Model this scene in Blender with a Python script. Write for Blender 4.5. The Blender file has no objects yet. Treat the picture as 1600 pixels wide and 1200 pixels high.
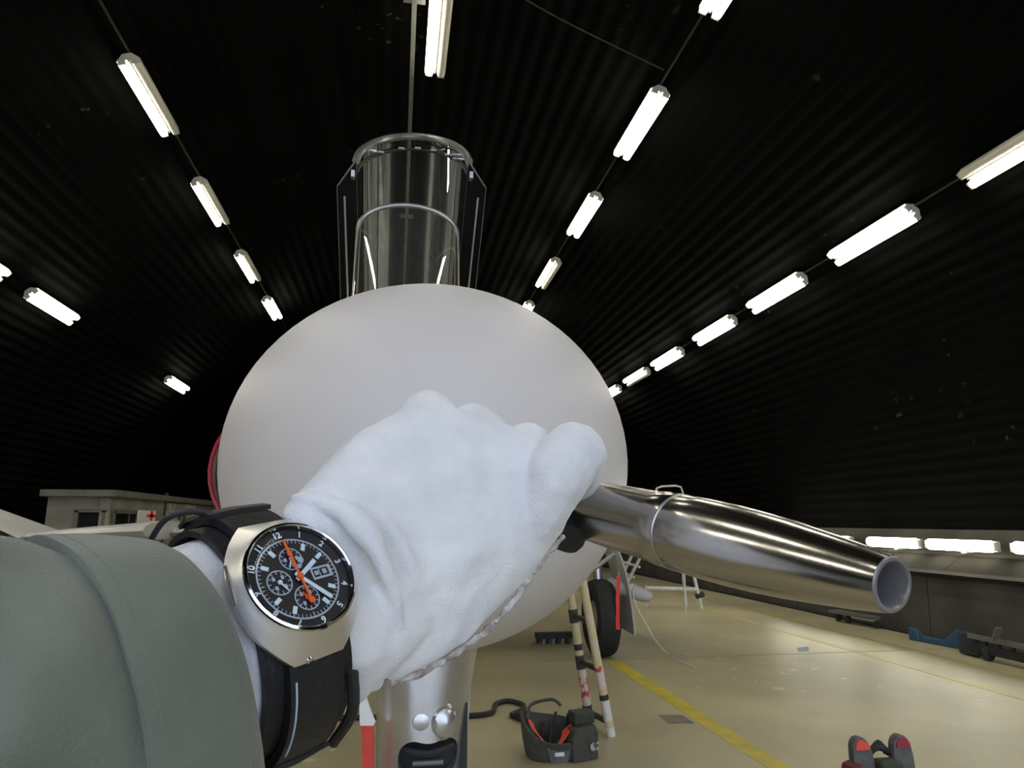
import bpy, bmesh, math, random
from mathutils import Vector, Matrix, noise
random.seed(7)
sc = bpy.context.scene
col = sc.collection
# ------------------------------------------------------------------ camera
HC = 1.5                      # eye height of the photographer
FPX = 1067.0                  # focal length in pixels of a 1600 px wide frame
PITCH, YAW = math.radians(11.3925), math.radians(9.494)
FW = Vector((math.sin(YAW)*math.cos(PITCH), math.cos(YAW)*math.cos(PITCH), math.sin(PITCH)))
RT = Vector((math.cos(YAW), -math.sin(YAW), 0))
UP = RT.cross(FW)
EYE = Vector((0, 0, HC))
cam_d = bpy.data.cameras.new('camera'); cam = bpy.data.objects.new('camera', cam_d); col.objects.link(cam)
cam_d.sensor_width = 36; cam_d.lens = FPX/1600*36; cam_d.clip_start = 0.01; cam_d.clip_end = 300
M3 = Matrix((RT, UP, -FW)).transposed()
cam.matrix_world = Matrix.Translation(EYE) @ M3.to_4x4()
sc.camera = cam
# ------------------------------------------------------------------ world: overcast daylight outside the open end of the shelter
w = bpy.data.worlds.new('overcast'); sc.world = w; w.use_nodes = True
w.node_tree.nodes['Background'].inputs[0].default_value = (0.70, 0.80, 1.0, 1)
w.node_tree.nodes['Background'].inputs[1].default_value = 2.3
vs = sc.view_settings
vs.view_transform = 'Standard'; vs.look = 'None'; vs.gamma = 1; vs.use_curve_mapping = False
vs.exposure = 0.2
LAMP = 18.0                   # radiance of a lit tube
WALL_LAMP = 22.0

# ------------------------------------------------------------------ placing helpers (real positions along a sight line)
def ray(px, py): return RT*((px-800)/FPX) - UP*((py-600)/FPX) + FW
def WY(px, py, Y): d = ray(px, py); return EYE + d*(Y/d.y)
def WX(px, py, X): d = ray(px, py); return EYE + d*(X/d.x)
def WZ(px, py, Z=0.0): d = ray(px, py); return EYE + d*((Z-HC)/d.z)
def CD(px, py, d): return EYE + ray(px, py)*d          # d metres in front of the lens
def CC(x, y, z): return EYE + RT*x + UP*y + FW*z        # right, up, forward
def DV(x, y, z): return RT*x + UP*y + FW*z

# ------------------------------------------------------------------ materials
MATS = {}
def mat(name, color, rough=0.6, metal=0.0, var=0.0, vscale=8.0, bump=0.0, bscale=60.0, color2=None, emit=None, strength=0.0, sheen=0.0, coat=0.0, spec=0.5, detail=4.0, ramp=(0.35, 0.65)):
    if name in MATS: return MATS[name]
    m = bpy.data.materials.new(name); m.use_nodes = True
    nt = m.node_tree; b = nt.nodes['Principled BSDF']
    b.inputs['Base Color'].default_value = (*color, 1); b.inputs['Roughness'].default_value = rough; b.inputs['Metallic'].default_value = metal
    b.inputs['Specular IOR Level'].default_value = spec
    if sheen: b.inputs['Sheen Weight'].default_value = sheen
    if coat: b.inputs['Coat Weight'].default_value = coat; b.inputs['Coat Roughness'].default_value = 0.15
    if emit: b.inputs['Emission Color'].default_value = (*emit, 1); b.inputs['Emission Strength'].default_value = strength
    tc = nt.nodes.new('ShaderNodeTexCoord')
    if var or color2:
        n = nt.nodes.new('ShaderNodeTexNoise'); n.inputs['Scale'].default_value = vscale; n.inputs['Detail'].default_value = detail
        r = nt.nodes.new('ShaderNodeValToRGB'); r.color_ramp.elements[0].position = ramp[0]; r.color_ramp.elements[1].position = ramp[1]
        c2 = color2 if color2 else tuple(c*(1-var) for c in color)
        r.color_ramp.elements[0].color = (*c2, 1); r.color_ramp.elements[1].color = (*color, 1)
        nt.links.new(tc.outputs['Object'], n.inputs['Vector']); nt.links.new(n.outputs['Fac'], r.inputs['Fac']); nt.links.new(r.outputs['Color'], b.inputs['Base Color'])
    if bump:
        n2 = nt.nodes.new('ShaderNodeTexNoise'); n2.inputs['Scale'].default_value = bscale; n2.inputs['Detail'].default_value = 4
        bp = nt.nodes.new('ShaderNodeBump'); bp.inputs['Strength'].default_value = bump; bp.inputs['Distance'].default_value = 0.002 if bscale > 100 else 0.01
        nt.links.new(tc.outputs['Object'], n2.inputs['Vector']); nt.links.new(n2.outputs['Fac'], bp.inputs['Height']); nt.links.new(bp.outputs['Normal'], b.inputs['Normal'])
    MATS[name] = m
    return m
def glass_mat(name, tint, ior=1.5, haze=0.0, hazecol=(0.5, 0.5, 0.45), rough=0.02):
    m = bpy.data.materials.new(name); m.use_nodes = True; nt = m.node_tree
    for n in list(nt.nodes):
        if n.type != 'OUTPUT_MATERIAL': nt.nodes.remove(n)
    out = nt.nodes['Material Output']
    t = nt.nodes.new('ShaderNodeBsdfTransparent'); t.inputs[0].default_value = (*tint, 1)
    g = nt.nodes.new('ShaderNodeBsdfGlossy'); g.inputs['Roughness'].default_value = rough
    fr = nt.nodes.new('ShaderNodeFresnel'); fr.inputs['IOR'].default_value = ior
    mx = nt.nodes.new('ShaderNodeMixShader')
    nt.links.new(fr.outputs[0], mx.inputs[0]); nt.links.new(t.outputs[0], mx.inputs[1]); nt.links.new(g.outputs[0], mx.inputs[2])
    last = mx
    if haze:
        d = nt.nodes.new('ShaderNodeBsdfDiffuse'); d.inputs[0].default_value = (*hazecol, 1)
        m2 = nt.nodes.new('ShaderNodeMixShader'); m2.inputs[0].default_value = haze
        nt.links.new(mx.outputs[0], m2.inputs[1]); nt.links.new(d.outputs[0], m2.inputs[2]); last = m2
    nt.links.new(last.outputs[0], out.inputs[0])
    MATS[name] = m
    return m

M_concrete = mat('floor_concrete', (0.48, 0.43, 0.265), 0.42, var=0.35, vscale=0.55, bump=0.12, bscale=9, detail=9, color2=(0.30, 0.27, 0.17))
M_wallconc = mat('wall_concrete', (0.080, 0.073, 0.060), 0.9, var=0.4, vscale=1.6, bump=0.3, bscale=14, detail=8)
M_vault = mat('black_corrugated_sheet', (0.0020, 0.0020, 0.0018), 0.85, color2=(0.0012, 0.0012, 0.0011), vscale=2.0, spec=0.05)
def flecks(m, s1, s2, t1, t2, colr):
    nt = m.node_tree; b = nt.nodes['Principled BSDF']; src = b.inputs['Base Color'].links[0].from_socket
    tc = nt.nodes.new('ShaderNodeTexCoord'); ms = []
    for s_, t_ in ((s1, t1), (s2, t2)):
        n = nt.nodes.new('ShaderNodeTexNoise'); n.inputs['Scale'].default_value = s_; n.inputs['Detail'].default_value = 3
        r = nt.nodes.new('ShaderNodeValToRGB'); r.color_ramp.elements[0].position = t_; r.color_ramp.elements[1].position = t_+0.03
        nt.links.new(tc.outputs['Object'], n.inputs['Vector']); nt.links.new(n.outputs['Fac'], r.inputs['Fac']); ms.append(r)
    mu = nt.nodes.new('ShaderNodeMath'); mu.operation = 'MULTIPLY'
    nt.links.new(ms[0].outputs['Color'], mu.inputs[0]); nt.links.new(ms[1].outputs['Color'], mu.inputs[1])
    mx = nt.nodes.new('ShaderNodeMix'); mx.data_type = 'RGBA'
    nt.links.new(mu.outputs[0], mx.inputs[0]); nt.links.new(src, mx.inputs[6]); mx.inputs[7].default_value = (*colr, 1)
    nt.links.new(mx.outputs[2], b.inputs['Base Color'])
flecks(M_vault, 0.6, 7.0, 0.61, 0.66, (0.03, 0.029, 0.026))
flecks(M_concrete, 0.35, 7.0, 0.52, 0.64, (0.56, 0.51, 0.35))  # pale specks painted into the floor colour for glints of reflected light
M_dkwall = mat('dark_wall_paint', (0.022, 0.020, 0.016), 0.95, var=0.3, vscale=2, spec=0.06)
M_black = mat('matt_black', (0.012, 0.012, 0.012), 0.6)
M_lit = mat('lit_tube', (1, 1, 1), 0.5, emit=(1.0, 0.955, 0.80), strength=LAMP)
M_litw = mat('lit_wall_tube', (1, 1, 1), 0.5, emit=(1.0, 0.965, 0.80), strength=WALL_LAMP)
M_unlit = mat('unlit_tube', (0.62, 0.60, 0.50), 0.4)
M_house = mat('lamp_housing', (0.55, 0.53, 0.45), 0.5, var=0.2, vscale=5)
M_conduit = mat('galvanised_conduit', (0.20, 0.20, 0.18), 0.55, 0.3, var=0.3, vscale=4)
M_nose = mat('pale_grey_paint', (0.64, 0.61, 0.60), 0.5, var=0.05, vscale=3, spec=0.4)
M_skin = mat('aircraft_grey_paint', (0.50, 0.50, 0.49), 0.4, var=0.1, vscale=2)
M_red = mat('red_paint', (0.45, 0.03, 0.05), 0.35, var=0.25, vscale=12)
M_alu = mat('bare_aluminium', (0.62, 0.62, 0.63), 0.32, 0.85, var=0.15, vscale=10, bump=0.05, bscale=40)
M_steel = mat('polished_steel', (0.50, 0.475, 0.45), 0.19, 1.0, var=0.10, vscale=20)
M_rubber = mat('black_rubber', (0.022, 0.022, 0.023), 0.75, var=0.3, vscale=20, bump=0.2, bscale=30)
M_yellow = mat('yellow_floor_paint', (0.58, 0.47, 0.03), 0.5, color2=(0.42, 0.35, 0.07), vscale=5, detail=8, ramp=(0.3, 0.6))
M_wornyel = mat('worn_yellow_floor_paint', (0.46, 0.39, 0.13), 0.5, color2=(0.38, 0.335, 0.20), vscale=4, detail=9, ramp=(0.35, 0.6))
M_glove = mat('white_fleece', (0.77, 0.78, 0.80), 0.95, color2=(0.68, 0.69, 0.72), vscale=55, bump=0.35, bscale=900, sheen=0.5, spec=0.1, detail=6)
M_seam = mat('grubby_seam', (0.62, 0.58, 0.54), 0.95, color2=(0.26, 0.23, 0.21), vscale=160, bump=0.6, bscale=700)
M_sleeve = mat('sage_green_twill', (0.185, 0.210, 0.168), 0.85, color2=(0.132, 0.150, 0.120), vscale=16, bump=0.35, bscale=1300, sheen=0.25, spec=0.15, detail=8)
M_leather = mat('black_leather', (0.012, 0.012, 0.015), 0.5, var=0.3, vscale=120, bump=0.25, bscale=420)
M_case = mat('brushed_watch_steel', (0.74, 0.73, 0.74), 0.36, 0.9, bump=0.03, bscale=300)
M_polish = mat('mirror_watch_steel', (0.7, 0.69, 0.67), 0.1, 1.0)
M_dial = mat('black_dial', (0.008, 0.008, 0.010), 0.5)
M_lume = mat('pale_lume', (0.72, 0.86, 0.93), 0.5)
M_track = mat('grey_white_print', (0.42, 0.50, 0.60), 0.55)
M_orange = mat('orange_hand', (0.95, 0.13, 0.02), 0.4)
M_white = mat('white_paint', (0.75, 0.74, 0.70), 0.5)
M_crystal = glass_mat('watch_crystal', (0.97, 0.97, 0.98), 1.2)
M_canopy = glass_mat('acrylic_canopy', (0.90, 0.91, 0.88), 1.45, haze=0.012)
M_wind = glass_mat('acrylic_windscreen', (0.86, 0.87, 0.82), 1.45, haze=0.055, hazecol=(0.42, 0.42, 0.36))

# ------------------------------------------------------------------ mesh helpers
def rootloc(p):
    while p.parent: p = p.parent
    return p.location.copy()
def obj(name, verts, faces, m, parent=None, smooth=False, world=True, origin=None, sharp=35):
    me = bpy.data.meshes.new(name)
    if parent is not None: off = rootloc(parent) if world else Vector((0, 0, 0))
    else: off = Vector(origin) if origin is not None else Vector((0, 0, 0))
    me.from_pydata([tuple(Vector(v)-off) for v in verts], [], faces); me.validate(); me.update()
    bm = bmesh.new(); bm.from_mesh(me); bmesh.ops.recalc_face_normals(bm, faces=bm.faces)
    if smooth:
        for f in bm.faces: f.smooth = True
        for e in bm.edges:
            if len(e.link_faces) == 2 and e.calc_face_angle(0) > math.radians(sharp): e.smooth = False
    bm.to_mesh(me); bm.free()
    me.materials.append(m)
    o = bpy.data.objects.new(name, me); col.objects.link(o)
    if parent is not None: o.parent = parent
    elif origin is not None: o.location = off
    return o
def thing(name, label, cat, loc, group=None):
    o = bpy.data.objects.new(name, None); col.objects.link(o); o.empty_display_size = 0.1
    o.location = loc; o['label'] = label; o['category'] = cat
    if group: o['group'] = group
    return o
def tag(o, label, cat, group=None):
    o['label'] = label; o['category'] = cat
    if group: o['group'] = group
    return o
def struct(o): o['kind'] = 'structure'; return o
class MB:
    def __init__(s): s.v = []; s.f = []
    def add(s, v, f):
        n = len(s.v); s.v += [Vector(p) for p in v]; s.f += [tuple(i+n for i in q) for q in f]; return s
    def box(s, c, size, R=None):
        R = R or Matrix.Identity(3); c = Vector(c); h = [k/2 for k in size]
        v = [c + R @ Vector((x*h[0], y*h[1], z*h[2])) for x in (-1, 1) for y in (-1, 1) for z in (-1, 1)]
        return s.add(v, [(0, 1, 3, 2), (4, 6, 7, 5), (0, 4, 5, 1), (2, 3, 7, 6), (0, 2, 6, 4), (1, 5, 7, 3)])
    def bar(s, a, b, w, h, upv=(0, 0, 1)):
        a = Vector(a); b = Vector(b); d = (b-a); L = d.length; d.normalize()
        x = d.cross(Vector(upv)).normalized(); z = x.cross(d)
        return s.box((a+b)/2, (w, L, h), Matrix((x, d, z)).transposed())
    def tube(s, pts, r, n=10, closed=False, cap=True):
        pts = [Vector(p) for p in pts]; N = len(pts)
        rs = r if isinstance(r, (list, tuple)) else [r]*N
        rings = []; prev = None
        for i, p in enumerate(pts):
            if closed: t = pts[(i+1) % N]-pts[i-1]
            else: t = pts[min(i+1, N-1)]-pts[max(i-1, 0)]
            t.normalize()
            if prev is None:
                a = Vector((0, 0, 1)) if abs(t.z) < 0.9 else Vector((1, 0, 0)); x = t.cross(a).normalized()
            else: x = (prev - t*prev.dot(t)).normalized()
            prev = x; y = t.cross(x)
            rings.append([p + (x*math.cos(q*2*math.pi/n)+y*math.sin(q*2*math.pi/n))*rs[i] for q in range(n)])
        v = [p for ring in rings for p in ring]; f = []
        for i in range(N if closed else N-1):
            j = (i+1) % N
            for q in range(n): f.append((i*n+q, i*n+(q+1) % n, j*n+(q+1) % n, j*n+q))
        if cap and not closed: f.append(tuple(range(n-1, -1, -1))); f.append(tuple((N-1)*n+q for q in range(n)))
        return s.add(v, f)
    def lathe(s, prof, O, ax, n=32, sx=None, scale=(1, 1)):
        # prof: (radius, distance along axis)
        O = Vector(O); ax = Vector(ax).normalized()
        a = Vector(sx) if sx is not None else (Vector((0, 0, 1)) if abs(ax.z) < 0.9 else Vector((1, 0, 0)))
        x = (a-ax*a.dot(ax)).normalized(); y = ax.cross(x)
        v = []; f = []
        for r, d in prof:
            for q in range(n):
                t = q*2*math.pi/n; v.append(O+ax*d+(x*math.cos(t)*scale[0]+y*math.sin(t)*scale[1])*r)
        for i in range(len(prof)-1):
            for q in range(n): f.append((i*n+q, i*n+(q+1) % n, (i+1)*n+(q+1) % n, (i+1)*n+q))
        return s.add(v, f)
    def grid(s, rows, closeu=False):
        n = len(rows[0]); v = [p for r in rows for p in r]; f = []
        for i in range(len(rows)-1):
            for q in range(n if closeu else n-1): f.append((i*n+q, i*n+(q+1) % n, (i+1)*n+(q+1) % n, (i+1)*n+q))
        return s.add(v, f)
    def prism(s, poly, off):
        n = len(poly); off = Vector(off); v = [Vector(p) for p in poly]+[Vector(p)+off for p in poly]
        return s.add(v, [tuple(range(n-1, -1, -1)), tuple(range(n, 2*n))]+[(i, (i+1) % n, n+(i+1) % n, n+i) for i in range(n)])
    def slab(s, rows, t):   # a sheet of points given thickness along local normals (offset vector function t(i,j))
        n = len(rows[0]); m_ = len(rows); base = len(s.v)
        top = [p for r in rows for p in r]; bot = [rows[i][j]+t(i, j) for i in range(m_) for j in range(n)]
        f = []; N = m_*n
        for i in range(m_-1):
            for j in range(n-1):
                a, b, c, d = i*n+j, i*n+j+1, (i+1)*n+j+1, (i+1)*n+j
                f.append((a, b, c, d)); f.append((N+d, N+c, N+b, N+a))
        for i in range(m_-1):
            f.append((i*n, (i+1)*n, N+(i+1)*n, N+i*n)); a = i*n+n-1; f.append((a, N+a, N+a+n, a+n))
        for j in range(n-1):
            f.append((j, N+j, N+j+1, j+1)); a = (m_-1)*n+j; f.append((a, a+1, N+a+1, N+a))
        return s.add(top+bot, f)
    def build(s, name, m, parent=None, smooth=False, world=True, origin=None, sharp=35):
        return obj(name, s.v, s.f, m, parent, smooth, world, origin, sharp)
def smoothpath(pts, k=6):
    pts = [Vector(p) for p in pts]; out = []
    for i in range(len(pts)-1):
        p0 = pts[max(i-1, 0)]; p1 = pts[i]; p2 = pts[i+1]; p3 = pts[min(i+2, len(pts)-1)]
        for j in range(k):
            t = j/k; out.append(0.5*((2*p1)+(p2-p0)*t+(2*p0-5*p1+4*p2-p3)*t*t+(-p0+3*p1-3*p2+p3)*t**3))
    out.append(pts[-1]); return out
def bevel(o, width, seg=2):
    b = o.modifiers.new('bevel', 'BEVEL'); b.width = width; b.segments = seg; b.limit_method = 'ANGLE'; return o
def copy_tree(o, parent=None):
    c = o.copy(); col.objects.link(c); c.parent = parent
    for ch in list(o.children): copy_tree(ch, c)
    return c

# ================================================================== THE SHELTER
Y0, Y1 = -7.0, 44.0
A, B = 7.95, 5.98             # vault half-width and rise above eye level
# floor: bed + cast slabs with open joints
fl = struct(MB().box((0, 18, -0.12), (15.6, 52, 0.2)).build('floor', M_wallconc))
joints = [-7.0, -1.3, 3.2, 7.7, 12.2, 16.7, 21.2, 26, 32, 38, 44]
for a, b in zip(joints, joints[1:]):
    MB().box((0, (a+b)/2, -0.0125), (14.3, b-a-0.022, 0.025)).build('slab', M_concrete, fl)
def floor_line(x, y0, y1, wd, m):
    return MB().box((x, (y0+y1)/2, 0.0012), (wd, y1-y0, 0.002)).build('painted_line', m, fl)
floor_line(2.40, 1.5, 7.66, 0.15, M_yellow)
floor_line(5.40, 2.0, 7.66, 0.11, M_wornyel); floor_line(5.40, 7.74, 12.1, 0.11, M_wornyel)
floor_line(6.15, 7.74, 11.5, 0.10, M_wornyel); floor_line(6.15, 3.5, 7.66, 0.08, M_wornyel)
M_stain = mat('dark_floor_repair', (0.20, 0.18, 0.14), 0.6, var=0.3, vscale=9)
def patch(corners, m, name='floor_patch'):
    v = [WZ(*c, 0.0025) for c in corners]; return MB().prism([Vector((p.x, p.y, 0.0008)) for p in v], (0, 0, 0.0015)).build(name, m, fl)
patch([(1028, 1117), (1066, 1117), (1086, 1130), (1044, 1130)], M_stain)
patch([(1245, 1012), (1263, 1010), (1264, 1017), (1247, 1018)], mat('blue_spot', (0.12, 0.17, 0.30), 0.5))
# outside apron seen only from inside the open end
struct(MB().box((0, -27, -0.15), (80, 40, 0.2)).build('trim_1', mat('apron_concrete', (0.45, 0.44, 0.42), 0.8, var=0.2, vscale=1)))
# vault: corrugated black sheet, ribs running along the shelter
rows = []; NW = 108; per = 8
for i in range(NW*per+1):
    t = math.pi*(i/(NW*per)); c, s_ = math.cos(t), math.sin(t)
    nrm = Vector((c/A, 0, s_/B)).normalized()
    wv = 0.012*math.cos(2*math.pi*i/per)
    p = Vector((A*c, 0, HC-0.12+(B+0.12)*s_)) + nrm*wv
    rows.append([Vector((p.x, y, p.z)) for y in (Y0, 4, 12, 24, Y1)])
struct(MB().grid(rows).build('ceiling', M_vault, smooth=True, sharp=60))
# outer shell of earth over the sheet so that no daylight leaks in
rows = []
for i in range(33):
    t = math.pi*i/32; rows.append([Vector(((A+0.5)*math.cos(t), y, (HC+B+0.5)*math.sin(t)-0.1*(1-math.sin(t)))) for y in (Y0, Y1)])
struct(MB().grid(rows).build('trim_2', M_black, smooth=True))
# lower walls: upright concrete plinth panels, ledge, sloped band behind the lamps
def low_wall(side, name):
    prof = [(7.06, 0.0), (7.10, 0.80), (7.14, 0.84), (7.34, 0.86), (7.66, 1.06), (7.93, 1.40)]
    v = []; f = []
    back = [(8.3, 1.40), (8.3, 0.0)]
    m = MB(); pr = [(7.16, 0), (7.20, 0.8), (7.34, 0.81), (7.70, 1.03), (7.97, 1.40)]+back
    m.prism([Vector((side*x, Y0, z)) for x, z in pr], (0, Y1-Y0, 0))
    wall = struct(m.build(name, M_wallconc))
    y = Y0; k = 0
    Lp = 1.55
    while y < 30:
        MB().prism([Vector((side*x, y+0.008, z)) for x, z in [(7.06, 0.0), (7.10, 0.79), (7.22, 0.79), (7.22, 0.0)]], (0, Lp-0.016, 0)).build('plinth_panel', M_wallconc, wall)
        MB().prism([Vector((side*x, y+0.006, z)) for x, z in [(7.33, 0.82), (7.67, 1.045), (7.70, 1.02), (7.36, 0.80)]], (0, Lp-0.012, 0)).build('sloped_panel', M_dkwall, wall)
        y += Lp
    MB().prism([Vector((side*x, Y0, z)) for x, z in [(7.03, 0.79), (7.03, 0.83), (7.34, 0.845), (7.34, 0.80)]], (0, Y1-Y0, 0)).build('ledge', M_dkwall, wall)
    MB().box((side*6.99, 18, 0.012), (0.16, 50, 0.02)).build('gutter_strip', M_black, wall)
    return wall
low_wall(1, 'wall_right'); low_wall(-1, 'wall_left')
struct(MB().box((0, Y1+0.1, 3.5), (17, 0.2, 9)).build('wall_back', M_black))

# ---- ceiling lamps: batten housing with two side-by-side tubes
def lamp_proto(lit_a, lit_b, L=1.5):
    r = bpy.data.objects.new('ceiling_light', None); col.objects.link(r); r.empty_display_size = 0.1
    h = MB().prism([(-0.13, -L/2, 0.0), (0.13, -L/2, 0.0), (0.05, -L/2, 0.085), (-0.05, -L/2, 0.085)], (0, L, 0)).build('housing', M_house, r, world=False)
    MB().prism([(-0.012, -L/2, 0.002), (0.012, -L/2, 0.002), (0.006, -L/2, -0.03), (-0.006, -L/2, -0.03)], (0, L, 0)).build('centre_rib', M_house, r, world=False)
    for s_, lit in ((-1, lit_a), (1, lit_b)):
        pts = [(s_*0.075, -L/2+0.0, -0.034), (s_*0.075, -L/2+0.02, -0.034), (s_*0.075, L/2-0.02, -0.034), (s_*0.075, L/2, -0.034)]
        t = MB().tube(pts, [0.038, 0.051, 0.051, 0.038], 12).build('lamp_tube', M_lit if lit else M_unlit, r, True, False)
        t['label'] = 'lit fluorescent tube' if lit else 'unlit fluorescent tube'
        for e in (-1, 1):
            MB().box((s_*0.075, e*(L/2+0.012), -0.028), (0.085, 0.024, 0.07)).build('end_cap', M_house, r, False, False)
    return r
PROTO = {}
def lamp(x, y, z, la, lb, label, group):
    key = (la, lb)
    if key not in PROTO: PROTO[key] = lamp_proto(la, lb); o = PROTO[key]
    else: o = copy_tree(PROTO[key])
    o.location = (x, y, z)
    nrm = Vector((x/A**2, 0, (z-HC)/B**2)).normalized()
    o.rotation_euler = (0, math.atan2(nrm.x, nrm.z), 0)
    tag(o, label, 'ceiling light', group)
    return o
ORD = ['nearest', 'second', 'third', 'fourth', 'fifth', 'sixth', 'farthest']
def row(x, z, ys, la_lb, rowname, hidden, g):
    for i, (y, (a, b)) in enumerate(zip(ys, la_lb)):
        st = 'both tubes lit' if a and b else 'one tube dark'
        n = ORD[i] if i < len(ys)-1 else 'farthest'
        lamp(x, y, z, a, b, f'ceiling light, {st}, {n} of the {rowname}', g)
    for y in hidden:
        lamp(x, y, z, True, True, f'ceiling light above the picture, continuing the {rowname}', g)
T, F_ = True, False
row(-3.25, HC+5.28, [8.45, 11.4, 14.4, 17.3], [(T, F_), (T, F_), (T, F_), (T, T)], 'steep lamp row left of the canopy', [5.5, 2.6, -0.3, -3.2], 'ceiling lights left of the canopy')
row(3.10, HC+5.28, [8.0, 10.84, 13.75, 16.6], [(T, T), (T, T), (T, F_), (T, T)], 'steep lamp row right of the canopy', [5.1, 2.2, -0.7, -3.6], 'ceiling lights right of the canopy')
row(6.05, HC+3.68, [5.2, 7.53, 9.86, 12.1, 14.5, 16.56, 18.8], [(F_, T)]+[(T, T)]*4+[(T, F_), (T, T)], 'slanting lamp row over the right wall', [2.9, 0.5, -1.8], 'ceiling lights over the right wall')
row(-6.03, HC+3.68, [10.25, 12.6, 19.6], [(T, T), (T, T), (T, T)], 'slanting lamp row over the left wall', [7.9, 5.6, 3.3, 1.0, -1.3], 'ceiling lights over the left wall')
lamp(0.31, 7.05, HC+5.62, T, F_, 'twin-tube ceiling light with one tube dark, alone at the crown above the canopy', 'ceiling light at the crown')
# conduits along the crown and along the lamp rows
cd = thing('ceiling_conduit', 'long straight grey conduit running along the crown of the vault above the canopy', 'conduit', (0.02, 4, HC+5.5))
MB().box((0.02, 18, HC+5.66), (0.055, 44, 0.05)).build('rail', M_conduit, cd)
for y in (6.65, 12.2, 18, 24):
    MB().box((0.02, y, HC+5.665), (0.24, 0.09, 0.045)).build('bracket', M_conduit, cd)
    MB().tube([(0.02, y, HC+5.68), (0.02, y, HC+5.95)], 0.012, 8).build('hanger', M_conduit, cd)
for x, z, nm in ((-3.25, HC+5.38, 'steep lamp row left of the canopy'), (3.1, HC+5.38, 'steep lamp row right of the canopy'), (6.09, HC+3.76, 'lamp row over the right wall')):
    tag(MB().tube([(x, y, z) for y in (-4, 5, 12, 22)], 0.014, 8).build('lamp_conduit', M_black, None, True, True, (x, 5, z)), f'thin dark conduit linking the {nm}', 'conduit')
tag(MB().tube(smoothpath([(0.55, 6.2, HC+5.80), (1.6, 6.6, HC+5.62), (3.05, 7.0, HC+5.40)]), 0.009, 6).build('lamp_cable', M_black, None, True, True, (1.6, 7.3, HC+5.5)), 'thin cable sagging from the crown light to the right-hand row', 'cable')
# ---- wall lamps in the sloped niche of the right wall
def wall_lamp(i, y0, y1, label):
    x, z = 7.55, 1.185
    r = thing('wall_light', label, 'wall light', (x, (y0+y1)/2, z), 'fluorescent lights along the right wall')
    MB().box((x+0.05, (y0+y1)/2, z), (0.05, y1-y0+0.08, 0.13)).build('housing', M_house, r)
    MB().tube([(x, y0, z), (x, y0+0.03, z), (x, y1-0.03, z), (x, y1, z)], [0.055, 0.075, 0.075, 0.055], 14).build('lamp_tube', M_litw, r, True)
    for e in (y0-0.03, y1+0.03): MB().box((x+0.01, e, z), (0.07, 0.03, 0.11)).build('end_cap', M_house, r)
    MB().box((x+0.16, (y0+y1)/2, z-0.09), (0.22, 0.06, 0.03)).build('bracket', M_house, r)
wl = [(10.72, 11.75, 'white wall light half hidden behind the tip of the steel tube'), (9.15, 10.2, 'white wall light just right of the steel tube tip'),
      (7.84, 8.93, 'brightest and widest wall light in full view at right'), (6.45, 7.52, 'white wall light cut by the right edge of the picture'), (12.1, 13.1, 'white wall light hidden behind the steel tube')]
for i, (a, b, l) in enumerate(wl): wall_lamp(i, a, b, l)

# ================================================================== THE AIRCRAFT
AX, AZ = 0.085, 1.649          # fuselage axis
jet = thing('jet_aircraft', 'pale grey jet aircraft parked nose-on with its canopy raised', 'aircraft', (AX, 4, 0))
NT = 1.26; NR = 0.537; NL = 0.70
prof = [(0.0005, NT)]
for i in range(1, 29):
    t = i/28*math.pi/2
    prof.append((NR*math.sin(t)**0.92, NT+NL*(1-math.cos(t))))
MB().lathe(prof, (AX, 0, AZ), (0, 1, 0), 72, scale=(0.905, 1.0)).build('nose_cone', M_nose, jet, True, sharp=80)
body = [(NR, NT+NL+0.004), (0.54, 2.6), (0.55, 3.4), (0.56, 5), (0.54, 7.5), (0.46, 9.5), (0.33, 11.2), (0.29, 11.4), (0.27, 11.2)]
fus = MB().lathe(body, (AX, 0, AZ), (0, 1, 0), 56, scale=(0.905, 1.0)).build('fuselage', M_skin, jet, True)
# side intakes with red lip
for s_ in (-1, 1):
    cx = AX+s_*0.742
    pr = [(0.21, 5.6), (0.27, 4.4), (0.262, 3.62), (0.25, 3.56)]
    MB().lathe(pr, (cx, 0, AZ+0.10), (0, 1, 0), 28, scale=(1.15, 0.95)).build('air_intake', M_skin, jet, True)
    MB().lathe([(0.25, 3.56), (0.252, 3.535), (0.264, 3.53), (0.27, 3.58), (0.268, 3.68)], (cx, 0, AZ+0.10), (0, 1, 0), 28, scale=(1.15, 0.95)).build('intake_lip', M_red, jet, True)
    MB().lathe([(0.0, 3.70), (0.25, 3.66)], (cx, 0, AZ+0.10), (0, 1, 0), 28, scale=(1.15, 0.95)).build('intake_cover', M_red, jet, True)
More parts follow.
